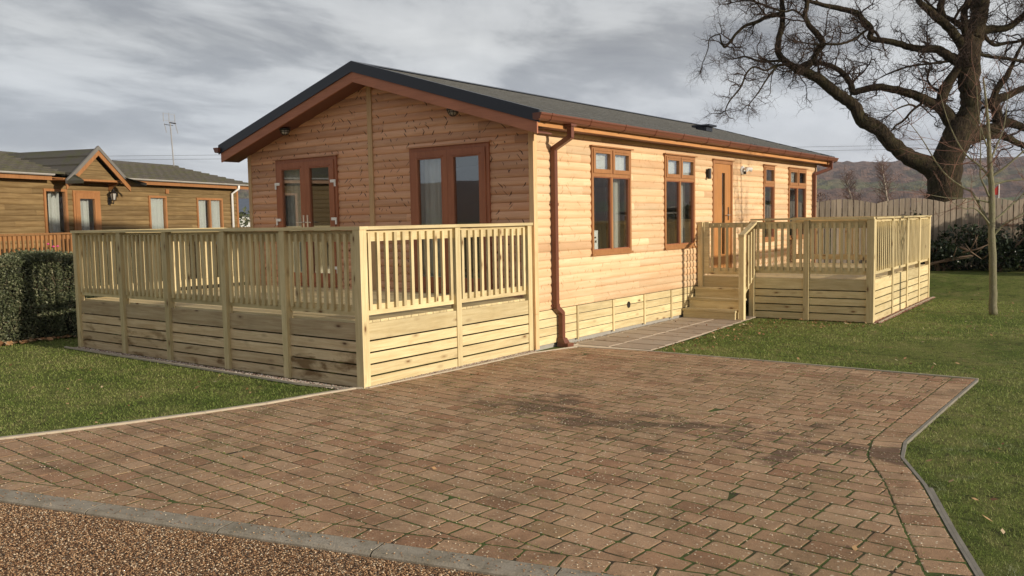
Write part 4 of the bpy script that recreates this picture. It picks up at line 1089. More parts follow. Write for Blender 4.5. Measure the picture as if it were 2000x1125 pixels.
for o in NW:
    y0, y1, z0, z1 = o; mb = MB(); frame_x(mb, -.04, .045, y0, y1, z0, z1, .055)
    if y1 - y0 > .9: mb.box(-.038, .043, (y0 + y1) / 2 - .03, (y0 + y1) / 2 + .03, z0 + .055, z1 - .055)
    wn = mb.build('window', M['frame_lt'] if 'frame_lt' in M else M['frame'], nb); pane(.0, y0 + .055, y1 - .055, z0 + .055, z1 - .055, wn)
y0, y1, z0, z1 = ND; mb = MB(); frame_x(mb, -.04, .045, y0, y1, z0, z1, .05); dd = mb.build('glazed_door', M['frame'], nb)
mb = MB(); frame_x(mb, -.01, .055, y0 + .052, y1 - .052, z0 + .052, z1 - .052, .125); mb.build('door_leaf', M['frame'], dd); pane(.02, y0 + .175, y1 - .175, z0 + .176, z1 - .176, dd)
mb = MB(); mb.box(.024, .05, 4.82, 4.93, 2.60, 2.71); mb.build('air_brick', M['frame'], nb)
# porch gable
pc, ph, px = 2.12, .93, .50
PR = lambda y: 3.50 - .83 * abs(y - pc)
for sg in (1, -1):
    ye = pc + sg * ph; mb = MB()
    n = 4
    for k in range(n):
        a, b = ye + (pc - ye) * k / n, ye + (pc - ye) * (k + 1) / n; za, zb = PR(a) + .045, PR(b) + .01
        xa, xb = max(-(za - 3.006) / .226 - .05, -2.2), max(-(zb - 3.006) / .226 - .05, -2.2)
        mb.add([(px, a, za), (xa, a, za), (xb, b, zb), (px, b, zb), (px, a, PR(a) - .02), (xa, a, PR(a) - .02), (xb, b, PR(b) - .02), (px, b, PR(b) - .02)],
               [(0, 1, 2, 3), (0, 4, 5, 1), (0, 3, 7, 4), (2, 6, 7, 3), (4, 7, 6, 5)])
    mb.build('porch_roof', M['roof_old'], nb)
    mb = MB(); mb.prism([(ye, PR(ye) + .07), (pc, PR(pc) + .07), (pc, PR(pc) - .02), (ye, PR(ye) - .02)], 'X', px + .001, px + .05); mb.build('verge_tiles', M['verge_old'], nb)
    mb = MB(); mb.prism([(ye, PR(ye) - .021), (pc, PR(pc) - .021), (pc, PR(pc) - .14), (ye, PR(ye) - .14)], 'X', px + .001, px + .03); mb.build('barge_board', M['frame'], nb)
mb = MB(); zc = 2.84
while zc < 3.36:
    h = (3.36 - zc) / .83; h2 = max(.001, (3.36 - min(zc + .1, 3.36)) / .83); mb.prism([(pc - h, zc), (pc + h, zc), (pc + h2, min(zc + .095, 3.36)), (pc - h2, min(zc + .095, 3.36))], 'X', .36, .375); zc += .1
mb.build('porch_gable', M['clad_old'], nb)
mb = MB(); mb.box(.0, .40, pc - ph + .05, pc + ph - .05, 2.795, 2.838); mb.build('porch_beam', M['frame'], nb)
for y in (pc + ph - .12,):
    mb = MB(); mb.prism([(.03, 2.79), (.30, 2.79), (.03, 2.62)], 'Y', y - .03, y + .03); mb.build('bracket', M['frame'], nb)
# lantern
mb = MB(); mb.box(.024, .05, 2.86, 2.93, 2.30, 2.46); mb.tube([(.05, 2.895, 2.34), (.16, 2.895, 2.32), (.17, 2.895, 2.38)], .012, 6); mb.lathe([(.05, 2.39), (.085, 2.40), (.005, 2.41)], (.17, 2.895, 0), 6); mb.lathe([(.10, 2.56), (.03, 2.62), (.012, 2.66)], (.17, 2.895, 0), 6)
for k in range(6):
    a = k * math.pi / 3; mb.tube([(.17 + .05 * math.cos(a), 2.895 + .05 * math.sin(a), 2.40), (.17 + .08 * math.cos(a), 2.895 + .08 * math.sin(a), 2.56)], .006, 4)
ln = mb.build('lantern', M['black'], nb); mb = MB(); mb.lathe([(.045, 2.41), (.07, 2.55)], (.17, 2.895, 0), 6); mb.build('lamp_glass', M['lampglass'], ln)
# curtains behind its windows: things of their own, placed in its frame
def ndrape(y0, y1, z0, z1, folds, x, lab, nm='curtain'):
    o = drape((x, y0), (x, y1), z0, z1, folds, .03, M['lace'], nm, lab, 'curtain'); o.location = (-11.8, -1.8, 0); o.rotation_euler = (0, 0, NRZ)
ndrape(1.32, 1.60, 1.2, 2.58, 3, -.12, 'cream curtain in the window left of the porch door of the old bungalow')
ndrape(2.20, 2.42, 1.0, 2.45, 3, -.12, 'cream curtain behind the glass of the porch door')
ndrape(4.26, 4.78, 1.2, 2.5, 5, -.04, 'white net filling the narrow window right of the bungalow lantern')
ndrape(6.08, 6.45, 1.2, 2.48, 4, -.04, 'white curtain in the left half of the double window near the white downpipe')
ndrape(6.68, 7.05, 1.2, 2.48, 4, -.04, 'white curtain in the right half of the double window near the white downpipe')
# its brown balustrade
M['rail_old'] = wood('brown stained rail', 'Z', (0.34, 0.17, 0.065), (0.25, 0.12, 0.045), knots=.3)
nr = thing('balustrade', 'brown stained deck balustrade showing above the clipped hedge', 'balustrade', (-11.8, -1.8, 0), rz=NRZ)
mb = MB(); mb.box(1.25, 1.36, -5.0, 2.9, 1.655, 1.69); mb.build('handrail', M['rail_old'], nr)
mb = MB(); mb.box(1.28, 1.32, -5.0, 2.9, 1.56, 1.65); mb.box(1.28, 1.32, -5.0, 2.9, .75, .85); mb.build('rail', M['rail_old'], nr)
y = -4.9; k = 0
while y < 2.9:
    mb = MB()
    if k % 14 == 6: mb.box(1.26, 1.35, y - .045, y + .045, 0, 1.655); mb.build('post', M['rail_old'], nr)
    else: mb.box(1.325, 1.36, y - .019, y + .019, .78, 1.645); mb.build('baluster', M['rail_old'], nr)
    y += .104; k += 1
for y in (-5.0, 2.9): mb = MB(); mb.box(1.26, 1.35, y - .045, y + .045, 0, 1.655); mb.build('post', M['rail_old'], nr)
mb = MB(); mb.box(.0, 1.3, -5, 2.9, .50, .60); mb.build('decking', M['rail_old'], nr)
# aerial on the bungalow roof
ar = thing('tv_aerial', 'thin grey television aerial on a mast above the mossy bungalow roof', 'aerial', (-11.8, -1.8, 0), rz=NRZ)
bx_, by_, bz_ = -2.2, 7.95, 3.50
mb = MB(); mb.tube([(bx_, by_, bz_ - .05), (bx_ + .01, by_ - .09, 4.78)], .016, 6); mb.build('mast', M['alu'], ar)
ty, tz = by_ - .09, 4.74
mb = MB(); mb.box(bx_ - .01, bx_ + .02, ty - .01, ty + .24, tz + .035, tz + .065); mb.box(bx_, bx_ + .015, ty - .24, ty + .12, tz - .03, tz - .015); mb.build('boom', M['black'], ar)
mb = MB()
for yy, z0_, z1_, dy in ((ty - .27, tz + .06, tz + .31, 0), (ty - .03, tz + .03, tz + .33, 0), (ty + .22, tz + .06, tz + .31, 0), (ty - .20, tz - .25, tz + .01, -.04), (ty + .28, tz - .23, tz + .03, -.05)):
    mb.tube([(bx_, yy - dy, z0_), (bx_, yy + dy, z1_)], .009, 5)
mb.tube([(bx_, ty - .27, tz + .10), (bx_, ty + .22, tz + .10)], .005, 4); mb.tube([(bx_, ty - .27, tz + .30), (bx_, ty + .22, tz + .30)], .005, 4)
mb.build('element', M['alu'], ar)
# flower behind the hedge
fl = thing('potted_flower', 'tiny pink flower in a pot behind the hedge by the brown balustrade', 'flower', (-9.5, -1.9, 0))
mb = MB(); mb.lathe([(.10, 0.62), (.14, .9)], (-9.5, -1.9, 0), 12); mb.build('pot', M['frame'], fl)
mb = MB()
for k in range(4): mb.lathe([(.002, -.015), (.025, 0), (.014, .018)], (-9.5 + random.gauss(0, .05), -1.9 + random.gauss(0, .05), 1.46 + random.gauss(0, .03)), 7)
mb.build('petals', M['pink'], fl); mb = MB(); mb.tube([(-9.5, -1.9, .85), (-9.5, -1.9, 1.44)], .01, 5); mb.build('stem', M['blade'], fl)

# ================================================================ foliage
def leaf_mat(name, stops, rough=.5, trans=.25):
    m, T = material(name)
    r = T.n('ShaderNodeNewGeometry').outputs['Random Per Island']; co = T.n('ShaderNodeTexCoord').outputs['Object']
    a = T.noise(co, 2.5, 4, .6); q = T.m('ADD', T.m('MULTIPLY', r, .65), T.m('MULTIPLY', a, .5)); c = T.ramp(q, stops)
    p = T.n('ShaderNodeBsdfPrincipled', {'Base Color': c, 'Roughness': rough, 'Specular IOR Level': .35}); t = T.n('ShaderNodeBsdfTranslucent', {'Color': c})
    T.n('ShaderNodeOutputMaterial', {0: T.n('ShaderNodeMixShader', {0: trans, 1: p.outputs[0], 2: t.outputs[0]})}); return m
M['hedge'] = leaf_mat('hedge leaves', [(.15, (.036, .048, .020)), (.5, (.090, .108, .050)), (.8, (.18, .19, .10)), (1, (.32, .30, .19))])
M['ever'] = leaf_mat('dark evergreen leaves', [(.2, (.008, .015, .006)), (.6, (.022, .036, .014)), (.9, (.055, .075, .035)), (1, (.12, .14, .09))], .35)
M['twigbrown'] = leaf_mat('brown winter twigs', [(.2, (.045, .022, .014)), (.6, (.10, .050, .030)), (1, (.20, .12, .08))], .8, .1)
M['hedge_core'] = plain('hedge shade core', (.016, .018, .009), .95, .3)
def cloud(P, size, name, mat, parent, tilt=1.0, asp=.5, up=0.0):
    n = len(P); q = rng.normal(0, 1, (n, 3)); q[:, 2] += up; q /= np.linalg.norm(q, axis=1)[:, None]
    r2 = rng.normal(0, 1, (n, 3)); b = np.cross(q, r2); b /= np.linalg.norm(b, axis=1)[:, None]
    s = (size * (.5 + rng.random(n)))[:, None]
    v = np.stack([P - q * s, P - b * s * asp, P + q * s, P + b * s * asp], 1).reshape(-1, 3)
    return np_mesh(name, v, 4, mat, parent)
def hedge(x0, x1, y0, y1, z1, dens, name, label):
    o = thing(name, label, 'hedge', ((x0 + x1) / 2, (y0 + y1) / 2, 0)); c0 = np.array([(x0 + x1) / 2, (y0 + y1) / 2, 0])
    A = [((x1, y0, 0), (0, y1 - y0, 0), (0, 0, z1), 1.0), ((x0, y0, 0), (x1 - x0, 0, 0), (0, 0, z1), 1), ((x0, y0, z1), (x1 - x0, 0, 0), (0, y1 - y0, 0), 1.2), ((x0, y1, 0), (x1 - x0, 0, 0), (0, 0, z1), .7)]
    P = []
    for b, u, w_, k in A:
        b, u, w_ = map(np.array, (b, u, w_)); ar_ = np.linalg.norm(np.cross(u, w_)); n = int(ar_ * dens * k)
        s, t = rng.random((n, 1)), rng.random((n, 1)); q = b + u * s + w_ * t
        bump = .06 * np.sin(q[:, 1:2] * 3.1 + q[:, 2:3] * 2.3) * np.sin(q[:, 2:3] * 4.0 + q[:, 1:2]) + .03 * np.sin(q[:, 1:2] * 11) * np.sin(q[:, 2:3] * 9)
        nn = np.cross(u, w_); nn = nn / np.linalg.norm(nn)
        if b[1] == y1: nn = -nn
        if nn @ np.array([1, 0, 0]) == 0 and abs(nn[1]) > .5 and b[1] == y0: nn = np.array([0, -1., 0])
        P.append(q + nn * bump + rng.normal(0, .035, (n, 3)))
    P = np.concatenate(P) - c0; P[:, 2] = np.maximum(P[:, 2], .02)
    cloud(P, .018, 'leaves', M['hedge'], o, asp=.55, up=.3)
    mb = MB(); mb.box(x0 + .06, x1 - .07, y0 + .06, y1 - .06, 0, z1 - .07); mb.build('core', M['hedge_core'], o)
    P = np.array([[x1 + rng.normal(0, .03), rng.uniform(y0, y1), rng.uniform(.1, z1)] for _ in range(int((y1 - y0) * 60))]); 
    mb = MB()
    for p in P:
        d = rng.normal(0, .06, 3); mb.tube([tuple(p - d), tuple(p + d + [0.02, 0, .03])], .0025, 3, cap=False)
    mb.build('twigs', M['twigs'], o)
M['twigs'] = plain('grey brown twigs', (.17, .115, .075), .85, .3)
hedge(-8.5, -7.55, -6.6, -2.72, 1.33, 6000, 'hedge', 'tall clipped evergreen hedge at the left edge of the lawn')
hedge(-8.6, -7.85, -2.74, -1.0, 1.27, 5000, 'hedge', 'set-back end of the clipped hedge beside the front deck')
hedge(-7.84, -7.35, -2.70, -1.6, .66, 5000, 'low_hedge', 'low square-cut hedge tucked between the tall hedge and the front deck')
P = np.array([[rng.uniform(-7.5, -7.25) + .02 * math.sin(9 * t), t, .02] for t in rng.uniform(-6.4, -1.8, 500)]); leaves(P, .04, 'leaf_litter', 'pale brown leaf litter along the foot of the hedge')

# ---- bark and trees
def bark(name, a, b, moss, amt, sc=1.0):
    m, T = material(name); co = T.n('ShaderNodeTexCoord').outputs['Object']
    g = T.noise(T.mapping(co, scale=(9 * sc, 9 * sc, 2.2 * sc)), 1.5, 6, .65, .8); n = T.noise(co, 1.7 * sc, 5, .65)
    c = T.mix(T.ramp(g, [(.38, 0), (.62, 1)]), a, b); c = T.mix(T.m('MULTIPLY', T.ramp(n, [(.42, 0), (.62, 1)]), amt), c, moss)
    finish(T, c, .9, g, 1.0, .07 / sc, .1); return m
M['oak'] = bark('rugged oak bark', (.072, .052, .033), (.016, .011, .008), (.046, .046, .018), .45, 1.4)
M['oaktwig'] = plain('oak twigs', (.045, .026, .017), .85, .3)
M['sapbark'] = bark('smooth sapling bark', (.24, .22, .15), (.15, .135, .085), (.18, .18, .09), .5, 5.0)
M['saptwig'] = plain('reddish sapling twigs', (.20, .105, .075), .8, .3)
PR_, PF_ = np.array([.79916, .60112, 0]), np.array([-.60112, .79916, 0])
def catmull(pts, k=4):
    out = []; n = len(pts)
    for i in range(n - 1):
        p0, p1, p2, p3 = (np.array(pts[max(i - 1, 0)]), np.array(pts[i]), np.array(pts[i + 1]), np.array(pts[min(i + 2, n - 1)]))
        for j in range(k):
            t = j / k; out.append(.5 * ((2 * p1) + (-p0 + p2) * t + (2 * p0 - 5 * p1 + 4 * p2 - p3) * t * t + (-p0 + 3 * p1 - 3 * p2 + p3) * t ** 3))
    out.append(np.array(pts[-1], float)); return out
class Twigs:
    def __init__(s): s.v = []; s.f = []
    def tube(s, pts, r0, r1, sides=3):
        o = len(s.v); n = len(pts)
        for i, p in enumerate(pts):
            t = pts[min(i + 1, n - 1)] - pts[max(i - 1, 0)]; t = t / (np.linalg.norm(t) + 1e-9)
            a = np.cross(t, (0.3, 0.2, 0.93)); a = a / (np.linalg.norm(a) + 1e-9); b = np.cross(t, a); r = r0 + (r1 - r0) * i / (n - 1)
            for k in range(sides):
                th = 2 * math.pi * k / sides; s.v.append(tuple(p + (a * math.cos(th) + b * math.sin(th)) * r))
        for i in range(n - 1):
            for k in range(sides):
                k2 = (k + 1) % sides; s.f.append((o + i * sides + k, o + i * sides + k2, o + (i + 1) * sides + k2, o + (i + 1) * sides + k))
    def grow(s, p, d, L, r, lev, curl, up, kids, sides=3, droop=0.0):
        n = max(3, int(L / (.10 if lev else .16)) + 1) if lev < 2 else 3; st = L / n; pts = [p]; q = p.copy(); d = d / np.linalg.norm(d)
        for i in range(n):
            d = d + rng.normal(0, curl, 3) + np.array([0, 0, up - droop * (1 - i / n)]); d /= np.linalg.norm(d); q = q + d * st; pts.append(q)
        s.tube(pts, r, r * .35, sides if lev else 4)
        if lev >= len(kids): return
        for _ in range(kids[lev][0]):
            i = rng.integers(1, n + 1) if n > 1 else 1; base = pts[i]; t = pts[i] - pts[i - 1]; t = t / np.linalg.norm(t)
            dd = t * .6 + rng.normal(0, .65, 3); s.grow(base, dd, L * kids[lev][1] * rng.uniform(.6, 1.3), r * .55 * (1 - .4 * i / n), lev + 1, curl * 1.15, up, kids, sides, droop * .5)
    def build(s, name, mat, parent):
        me = bpy.data.meshes.new(name); me.from_pydata(s.v, [], s.f); me.materials.append(mat)
        o = bpy.data.objects.new(name, me); COL.objects.link(o); o.parent = parent; return o

def traced_tree(data, base, mat, twmat, name, label, depth_amp, seed, sides, rough, twig, zbase=0.0, trunk_n=1):
    r_ = random.Random(seed); o = thing(name, label, 'tree', (base[0], base[1], 0)); trunk = MB(); limbs = MB(); tw = Twigs()
    def depthf(path, k):
        amp = depth_amp * r_.uniform(.5, 1.0) * (1 if k % 2 else -1); L0 = path[0]
        return [amp * (math.hypot(p[0] - L0[0], p[1] - L0[1]) ** .9) * .35 for p in path]
    main = data[0]
    def mainpos(u, z):   # depth zero on the trunk
        return 0
    dcache = {}
    for k, path in enumerate(data):
        dep = [0.0] * len(path) if k < trunk_n else depthf(path, k)
        # branch starting on an earlier limb takes that limb's depth there
        if k >= trunk_n:
            best = (9, 0)
            for kk in range(k):
                for (u, z, rad), dd in zip(data[kk], dcache[kk]):
                    dist = math.hypot(u - path[0][0], z - path[0][1])
                    if dist < best[0]: best = (dist, dd)
            if best[0] < 1.0: dep = [d + best[1] for d in dep]
        dcache[k] = dep
        pts = catmull([(p[0], dd, p[1] + (0 if k or p[1] > .8 else 0), p[2]) for p, dd in zip(path, dep)], 5)
        if k == 0 and zbase is not None: pts = [np.array([pts[0][0] + .0, 0, -.1, pts[0][3] * 1.18]), np.array([pts[0][0], 0, .5, pts[0][3] * 1.03])] + pts if pts[0][2] > .6 else pts
        P3 = [PR_ * a[0] + PF_ * a[1] + np.array([0, 0, a[2]]) for a in pts]; rad = [max(a[3] * .92, .004) for a in pts]
        P3 = [p + rng.normal(0, 1, 3) * min(rr * .06, .02) * (0 if i == 0 else 1) for i, (p, rr) in enumerate(zip(P3, rad))]
        (trunk if k < trunk_n else limbs).tube([tuple(p) for p in P3], rad, sides if rad[0] > .05 else 6, rough=rough)
        # twigs
        for i in range(1, len(P3)):
            seg = np.linalg.norm(P3[i] - P3[i - 1]); rr = rad[i]; dn = twig['dens'](rr) * seg
            for _ in range(rng.poisson(dn)):
                t = (P3[i] - P3[i - 1]) / seg; d = rng.normal(0, 1, 3); d -= t * (d @ t) * .7; d = d / np.linalg.norm(d) + t * .35 + np.array([0, 0, twig['up']])
                L = rng.uniform(*twig['len']) * (.7 if rr > .2 else min(1, max(.4, rr / twig['lr']))); tw.grow(P3[i] + d * rr * .3, d, L, min(twig['r'], rr * .6), 0, twig['curl'], twig['bend'], twig['kids'], 3)
            if twig.get('second') and rr > .09:
                for _ in range(rng.poisson(twig['second'] * seg)):
                    t = (P3[i] - P3[i - 1]) / seg; d = rng.normal(0, 1, 3); d -= t * (d @ t) * .8; d = d / np.linalg.norm(d) + t * .3 + np.array([0, 0, .2])
                    tw.grow(P3[i] + d * rr * .2, d, rng.uniform(1.3, 2.8), .055, 0, .30, .02, [(9, .42), (5, .5), (4, .55)], 4)
        if k >= 1:
            for _ in range(twig['tip']):
                t = P3[-1] - P3[-2]; t /= np.linalg.norm(t); tw.grow(P3[-1], t + rng.normal(0, .6, 3), rng.uniform(*twig['len']) * twig.get('tl', 1), min(twig['r'], rad[-1]), 0, twig['curl'], twig['bend'], twig['kids'], 3)
    trunk.build('trunk', mat, o, True, off=(0, 0, 0)); limbs.build('limbs', mat, o, True, off=(0, 0, 0)); c = tw.build('crown', twmat, o); print(name, len(tw.f)); return o
OAK= [[[-0.05,1.34,0.728],[-0.09,2.37,0.605],[-0.1,3.06,0.552],[0.11,3.81,0.516],[0.37,4.45,0.515],[0.65,5.02,0.377],[0.72,5.56,0.343],[0.62,6.1,0.368],[0.66,6.64,0.359],[0.63,7.18,0.367],[0.77,7.71,0.358],[0.93,8.24,0.289],[1.0,8.77,0.289],[1.09,10.42,0.22],[0.87,12.39,0.118]],[[-0.01,2.89,0.431],[-0.59,3.36,0.362],[-1.2,3.66,0.293],[-1.76,4.1,0.267],[-2.14,4.6,0.258],[-2.75,4.96,0.232],[-2.99,5.44,0.214],[-3.5,5.82,0.205],[-4.1,6.37,0.188],[-4.65,6.67,0.171],[-5.08,6.9,0.128],[-5.46,7.29,0.119],[-5.46,7.76,0.111],[-5.33,8.29,0.102],[-5.31,8.77,0.093],[-5.37,9.25,0.076],[-5.75,10.22,0.051],[-6.26,10.88,0.025]],[[-4.65,6.67,0.111],[-4.36,7.0,0.119],[-4.25,7.27,0.111],[-4.06,7.56,0.111],[-4.25,7.87,0.111],[-4.54,8.16,0.094],[-4.7,8.52,0.085],[-4.65,8.87,0.085],[-4.81,9.7,0.068],[-4.57,10.69,0.034]],[[0.44,4.38,0.344],[-0.1,5.22,0.223],[-0.51,5.48,0.188],[-0.79,5.64,0.171],[-1.2,5.83,0.154],[-1.67,5.96,0.137],[-2.16,6.07,0.128],[-2.71,5.98,0.12],[-2.98,5.93,0.12],[-3.07,6.24,0.111],[-3.39,6.66,0.102],[-3.87,6.91,0.085],[-4.48,6.97,0.077],[-4.79,6.79,0.06]],[[-0.27,5.24,0.171],[-0.11,5.85,0.205],[0.05,6.2,0.171],[0.32,6.61,0.154]],[[0.51,6.61,0.239],[0.28,6.78,0.205],[-0.05,7.02,0.171],[-0.41,7.23,0.145],[-0.96,7.26,0.128],[-1.37,7.38,0.119],[-1.78,7.52,0.111],[-2.19,7.6,0.102],[-2.51,7.69,0.111],[-2.47,7.99,0.102],[-2.74,8.31,0.102],[-2.95,8.54,0.102],[-3.5,8.72,0.093],[-4.04,8.86,0.076],[-4.64,9.07,0.059],[-5.23,9.38,0.034]],[[0.55,7.11,0.222],[0.21,7.5,0.17],[-0.15,7.86,0.153],[-0.57,8.18,0.145],[-0.98,8.49,0.119],[-1.22,8.68,0.102],[-1.33,8.98,0.093],[-1.68,9.81,0.068],[-2.2,10.64,0.034]],[[-0.21,7.93,0.119],[-0.4,8.53,0.119],[-0.31,8.96,0.102],[-0.25,9.95,0.076],[-0.52,10.94,0.034]],[[0.5,7.48,0.136],[0.39,7.78,0.119],[0.33,8.38,0.119],[0.44,8.86,0.11],[0.34,10.11,0.068],[0.15,11.09,0.034]],[[0.36,7.82,0.102],[0.2,7.99,0.102],[-0.07,8.18,0.085],[-0.33,8.33,0.068],[-0.73,8.72,0.042],[-0.99,9.14,0.025]],[[0.82,7.68,0.204],[1.24,7.8,0.153],[1.75,7.81,0.119],[2.1,8.04,0.111],[2.42,8.41,0.102],[2.9,9.23,0.085],[3.38,10.21,0.042]],[[0.47,4.28,0.378],[1.16,4.44,0.275],[1.57,4.56,0.206],[1.92,4.76,0.189],[2.25,4.72,0.154],[2.52,4.63,0.137],[3.22,4.45,0.12],[4.24,4.52,0.077],[5.26,4.84,0.034]],[[1.33,4.36,0.172],[1.85,4.29,0.137],[2.27,4.06,0.112],[2.55,3.92,0.103],[3.42,3.51,0.086],[4.46,3.32,0.043]],[[1.75,4.73,0.172],[1.69,5.19,0.171],[1.54,5.46,0.171],[1.95,5.62,0.154],[2.36,5.79,0.12],[3.0,6.06,0.103],[3.83,6.55,0.051]],[[1.58,5.41,0.12],[1.67,5.88,0.12],[1.93,6.25,0.103],[2.06,6.58,0.077],[2.28,7.16,0.051],[2.61,7.74,0.026]],[[1.08,7.6,0.077],[1.25,7.43,0.068],[1.49,7.3,0.068],[1.9,7.37,0.06],[2.44,7.46,0.051],[3.12,7.73,0.026]],[[0.84,6.94,0.077],[1.01,6.99,0.068],[1.35,6.9,0.06],[1.78,6.84,0.06],[2.21,6.75,0.06],[2.64,6.66,0.051],[3.31,6.89,0.026]],[[-5.35,8.65,0.102],[-5.81,8.58,0.076],[-6.16,8.42,0.068],[-6.52,8.32,0.06],[-6.81,8.08,0.051],[-7.03,7.8,0.051],[-7.2,7.64,0.043],[-7.33,7.86,0.034],[-7.38,8.07,0.026],[-7.71,7.95,0.021],[-7.76,7.6,0.017],[-7.95,7.1,0.013]],[[-5.28,6.92,0.06],[-5.61,6.85,0.051],[-5.98,6.71,0.034],[-6.37,6.82,0.034],[-6.65,6.6,0.034],[-6.85,6.15,0.034],[-7.26,5.66,0.026],[-7.43,5.32,0.017]],[[-5.39,7.05,0.051],[-6.07,7.06,0.043],[-6.58,7.24,0.034],[-6.92,7.18,0.017]],[[-5.56,6.85,0.043],[-5.89,6.47,0.034],[-6.23,5.97,0.026],[-6.57,5.56,0.017]],[[-0.72,5.49,0.051],[-1.06,5.24,0.043],[-1.32,4.92,0.043],[-1.59,4.74,0.034],[-1.78,4.47,0.017]],[[-0.92,5.35,0.043],[-1.18,5.43,0.034],[-1.6,5.3,0.026],[-1.91,5.07,0.017]],[[0.07,6.82,0.051],[-0.47,6.76,0.043],[-1.12,6.71,0.034],[-1.54,6.61,0.034],[-1.97,6.45,0.026],[-2.27,6.29,0.017]],[[-2.47,8.09,0.043],[-3.01,7.68,0.043],[-3.52,7.49,0.043],[-4.03,7.48,0.043],[-4.45,7.47,0.034],[-4.88,7.54,0.026]],[[-4.67,8.37,0.051],[-5.06,8.68,0.042],[-5.4,8.64,0.042],[-6.08,8.9,0.042],[-6.59,9.07,0.034],[-7.1,9.0,0.017]],[[-5.82,8.56,0.042],[-6.08,8.9,0.034],[-6.42,9.24,0.025],[-6.93,9.41,0.017]]]
SAP= [[[-0.01,0.0,0.075],[-0.03,0.48,0.066],[-0.05,1.01,0.064],[-0.08,1.54,0.057],[-0.09,2.06,0.053],[-0.13,2.5,0.048],[-0.16,2.84,0.039],[-0.18,3.19,0.03],[-0.23,3.62,0.022],[-0.29,4.05,0.013]],[[-0.09,1.47,0.031],[-0.13,1.58,0.029],[-0.23,1.82,0.026],[-0.37,2.1,0.022],[-0.53,2.2,0.02],[-0.77,2.39,0.017],[-0.91,2.57,0.015],[-1.01,2.73,0.013],[-1.18,3.04,0.01],[-1.36,3.3,0.007]],[[-0.05,1.36,0.031],[0.0,1.43,0.026],[0.1,1.55,0.024],[0.27,1.65,0.022],[0.47,1.78,0.018],[0.72,2.0,0.013],[0.89,2.22,0.009]],[[-0.06,1.61,0.022],[0.14,1.75,0.02],[0.3,1.89,0.018],[0.46,2.01,0.013],[0.71,2.31,0.009]],[[-0.1,1.49,0.026],[-0.13,1.56,0.022],[-0.3,1.74,0.018],[-0.45,1.84,0.013],[-0.6,1.83,0.009],[-0.85,1.95,0.006]],[[-0.13,2.34,0.026],[-0.25,2.52,0.022],[-0.36,2.62,0.017],[-0.51,2.76,0.015],[-0.66,3.03,0.013],[-0.8,3.42,0.009],[-0.89,3.8,0.006]],[[-0.12,2.36,0.026],[0.08,2.51,0.022],[0.24,2.66,0.017],[0.33,2.75,0.015],[0.48,2.92,0.013],[0.6,3.18,0.009]],[[-0.1,2.22,0.022],[0.17,2.29,0.015],[0.45,2.31,0.011],[0.71,2.4,0.007]],[[-0.14,2.03,0.022],[-0.23,2.2,0.018],[-0.32,2.36,0.015],[-0.34,2.56,0.013],[-0.36,2.81,0.009],[-0.4,3.19,0.006]],[[-0.14,2.64,0.022],[-0.0,2.89,0.017],[0.12,3.14,0.013],[0.2,3.44,0.009],[0.25,3.78,0.006]],[[-0.17,2.83,0.017],[-0.31,3.11,0.013],[-0.41,3.45,0.009],[-0.48,3.88,0.006]],[[-0.12,1.93,0.018],[-0.42,2.0,0.013],[-0.77,2.02,0.009],[-1.07,2.08,0.005]]]
OB = (0.93, 22.72)
oak = traced_tree(OAK, OB, M['oak'], M['oaktwig'], 'oak_tree', 'massive bare oak with thick crooked mossy limbs rising behind the wavy fence', .55, 11, 14, .09,
    dict(second=.28, dens=lambda r: 3.6 if r < .09 else (2.7 if r < .2 else (1.3 if r < .32 else .5)), lr=.045, tl=.6, up=.15, len=(.6, 1.75), r=.028, curl=.40, bend=.03, kids=[(7, .55), (5, .58), (3, .6)], tip=5), zbase=0)
sap = traced_tree(SAP, (4.47, 7.39), M['sapbark'], M['saptwig'], 'sapling', 'slender young tree with a pale green trunk standing alone on the right lawn', .5, 5, 10, .05,
    dict(lr=.006, dens=lambda r: 3.2 if r < .035 else .4, up=.35, len=(.3, .9), r=.0075, curl=.13, bend=.05, kids=[(4, .55), (2, .5)], tip=3), zbase=None)

# the smaller winter trees and bushes beyond the fence
def birch(x, y, z0, h, label, seed, lean=0):
    o = thing('birch_tree', label, 'tree', (x, y, 0), group='winter birches beyond the fence'); mb = MB(); tw = Twigs(); pts = []
    p = np.array([0, 0, 0.]); d = np.array([lean, 0, 1.]); n = 12
    for i in range(n + 1): pts.append(p.copy()); d += rng.normal(0, .05, 3) * [1, 1, 0]; d /= np.linalg.norm(d); p = p + d * h / n
    rad = [.11 * (1 - i / (n + 1)) + .012 for i in range(n + 1)]; mb.tube([tuple(q) for q in pts], rad, 8); mb.build('trunk', M['birch'], o, True, off=(0, 0, 0))
    for i in range(4, n + 1):
        for _ in range(7):
            a = rng.random() * 6.28; tw.grow(pts[i] - (pts[i] - pts[i - 1]) * rng.random(), np.array([math.cos(a), math.sin(a), 1.1]), (h * .26) * rng.uniform(.6, 1.1) * (1.25 - i / n * .7), .022, 0, .10, .03, [(8, .42), (4, .5)], 3, 0.02)
    tw.build('crown', M['twigpink'], o)
M['birch'] = plain('pale birch bark', (.42, .36, .29), .8, .35, 12)
M['twigpink'] = plain('purplish birch twigs', (.17, .105, .085), .85, .25)
birch(-7.3, 49.3, 0, 5.1, 'pale forked birch behind the fence left of the oak trunk', 1, .05)
birch(-9.0, 48.6, 0, 4.4, 'thinner birch standing just left of the pale forked birch', 2, -.08)
birch(-6.0, 52.5, 0, 4.2, 'faint birch close behind the oak limb', 3, .1)
birch(14.5, 51.0, 0, 4.6, 'slim bare birch seen through the sapling branches to the right', 4)
birch(10.2, 46.0, 0, 4.2, 'slim bare birch seen just right of the oak trunk', 5)
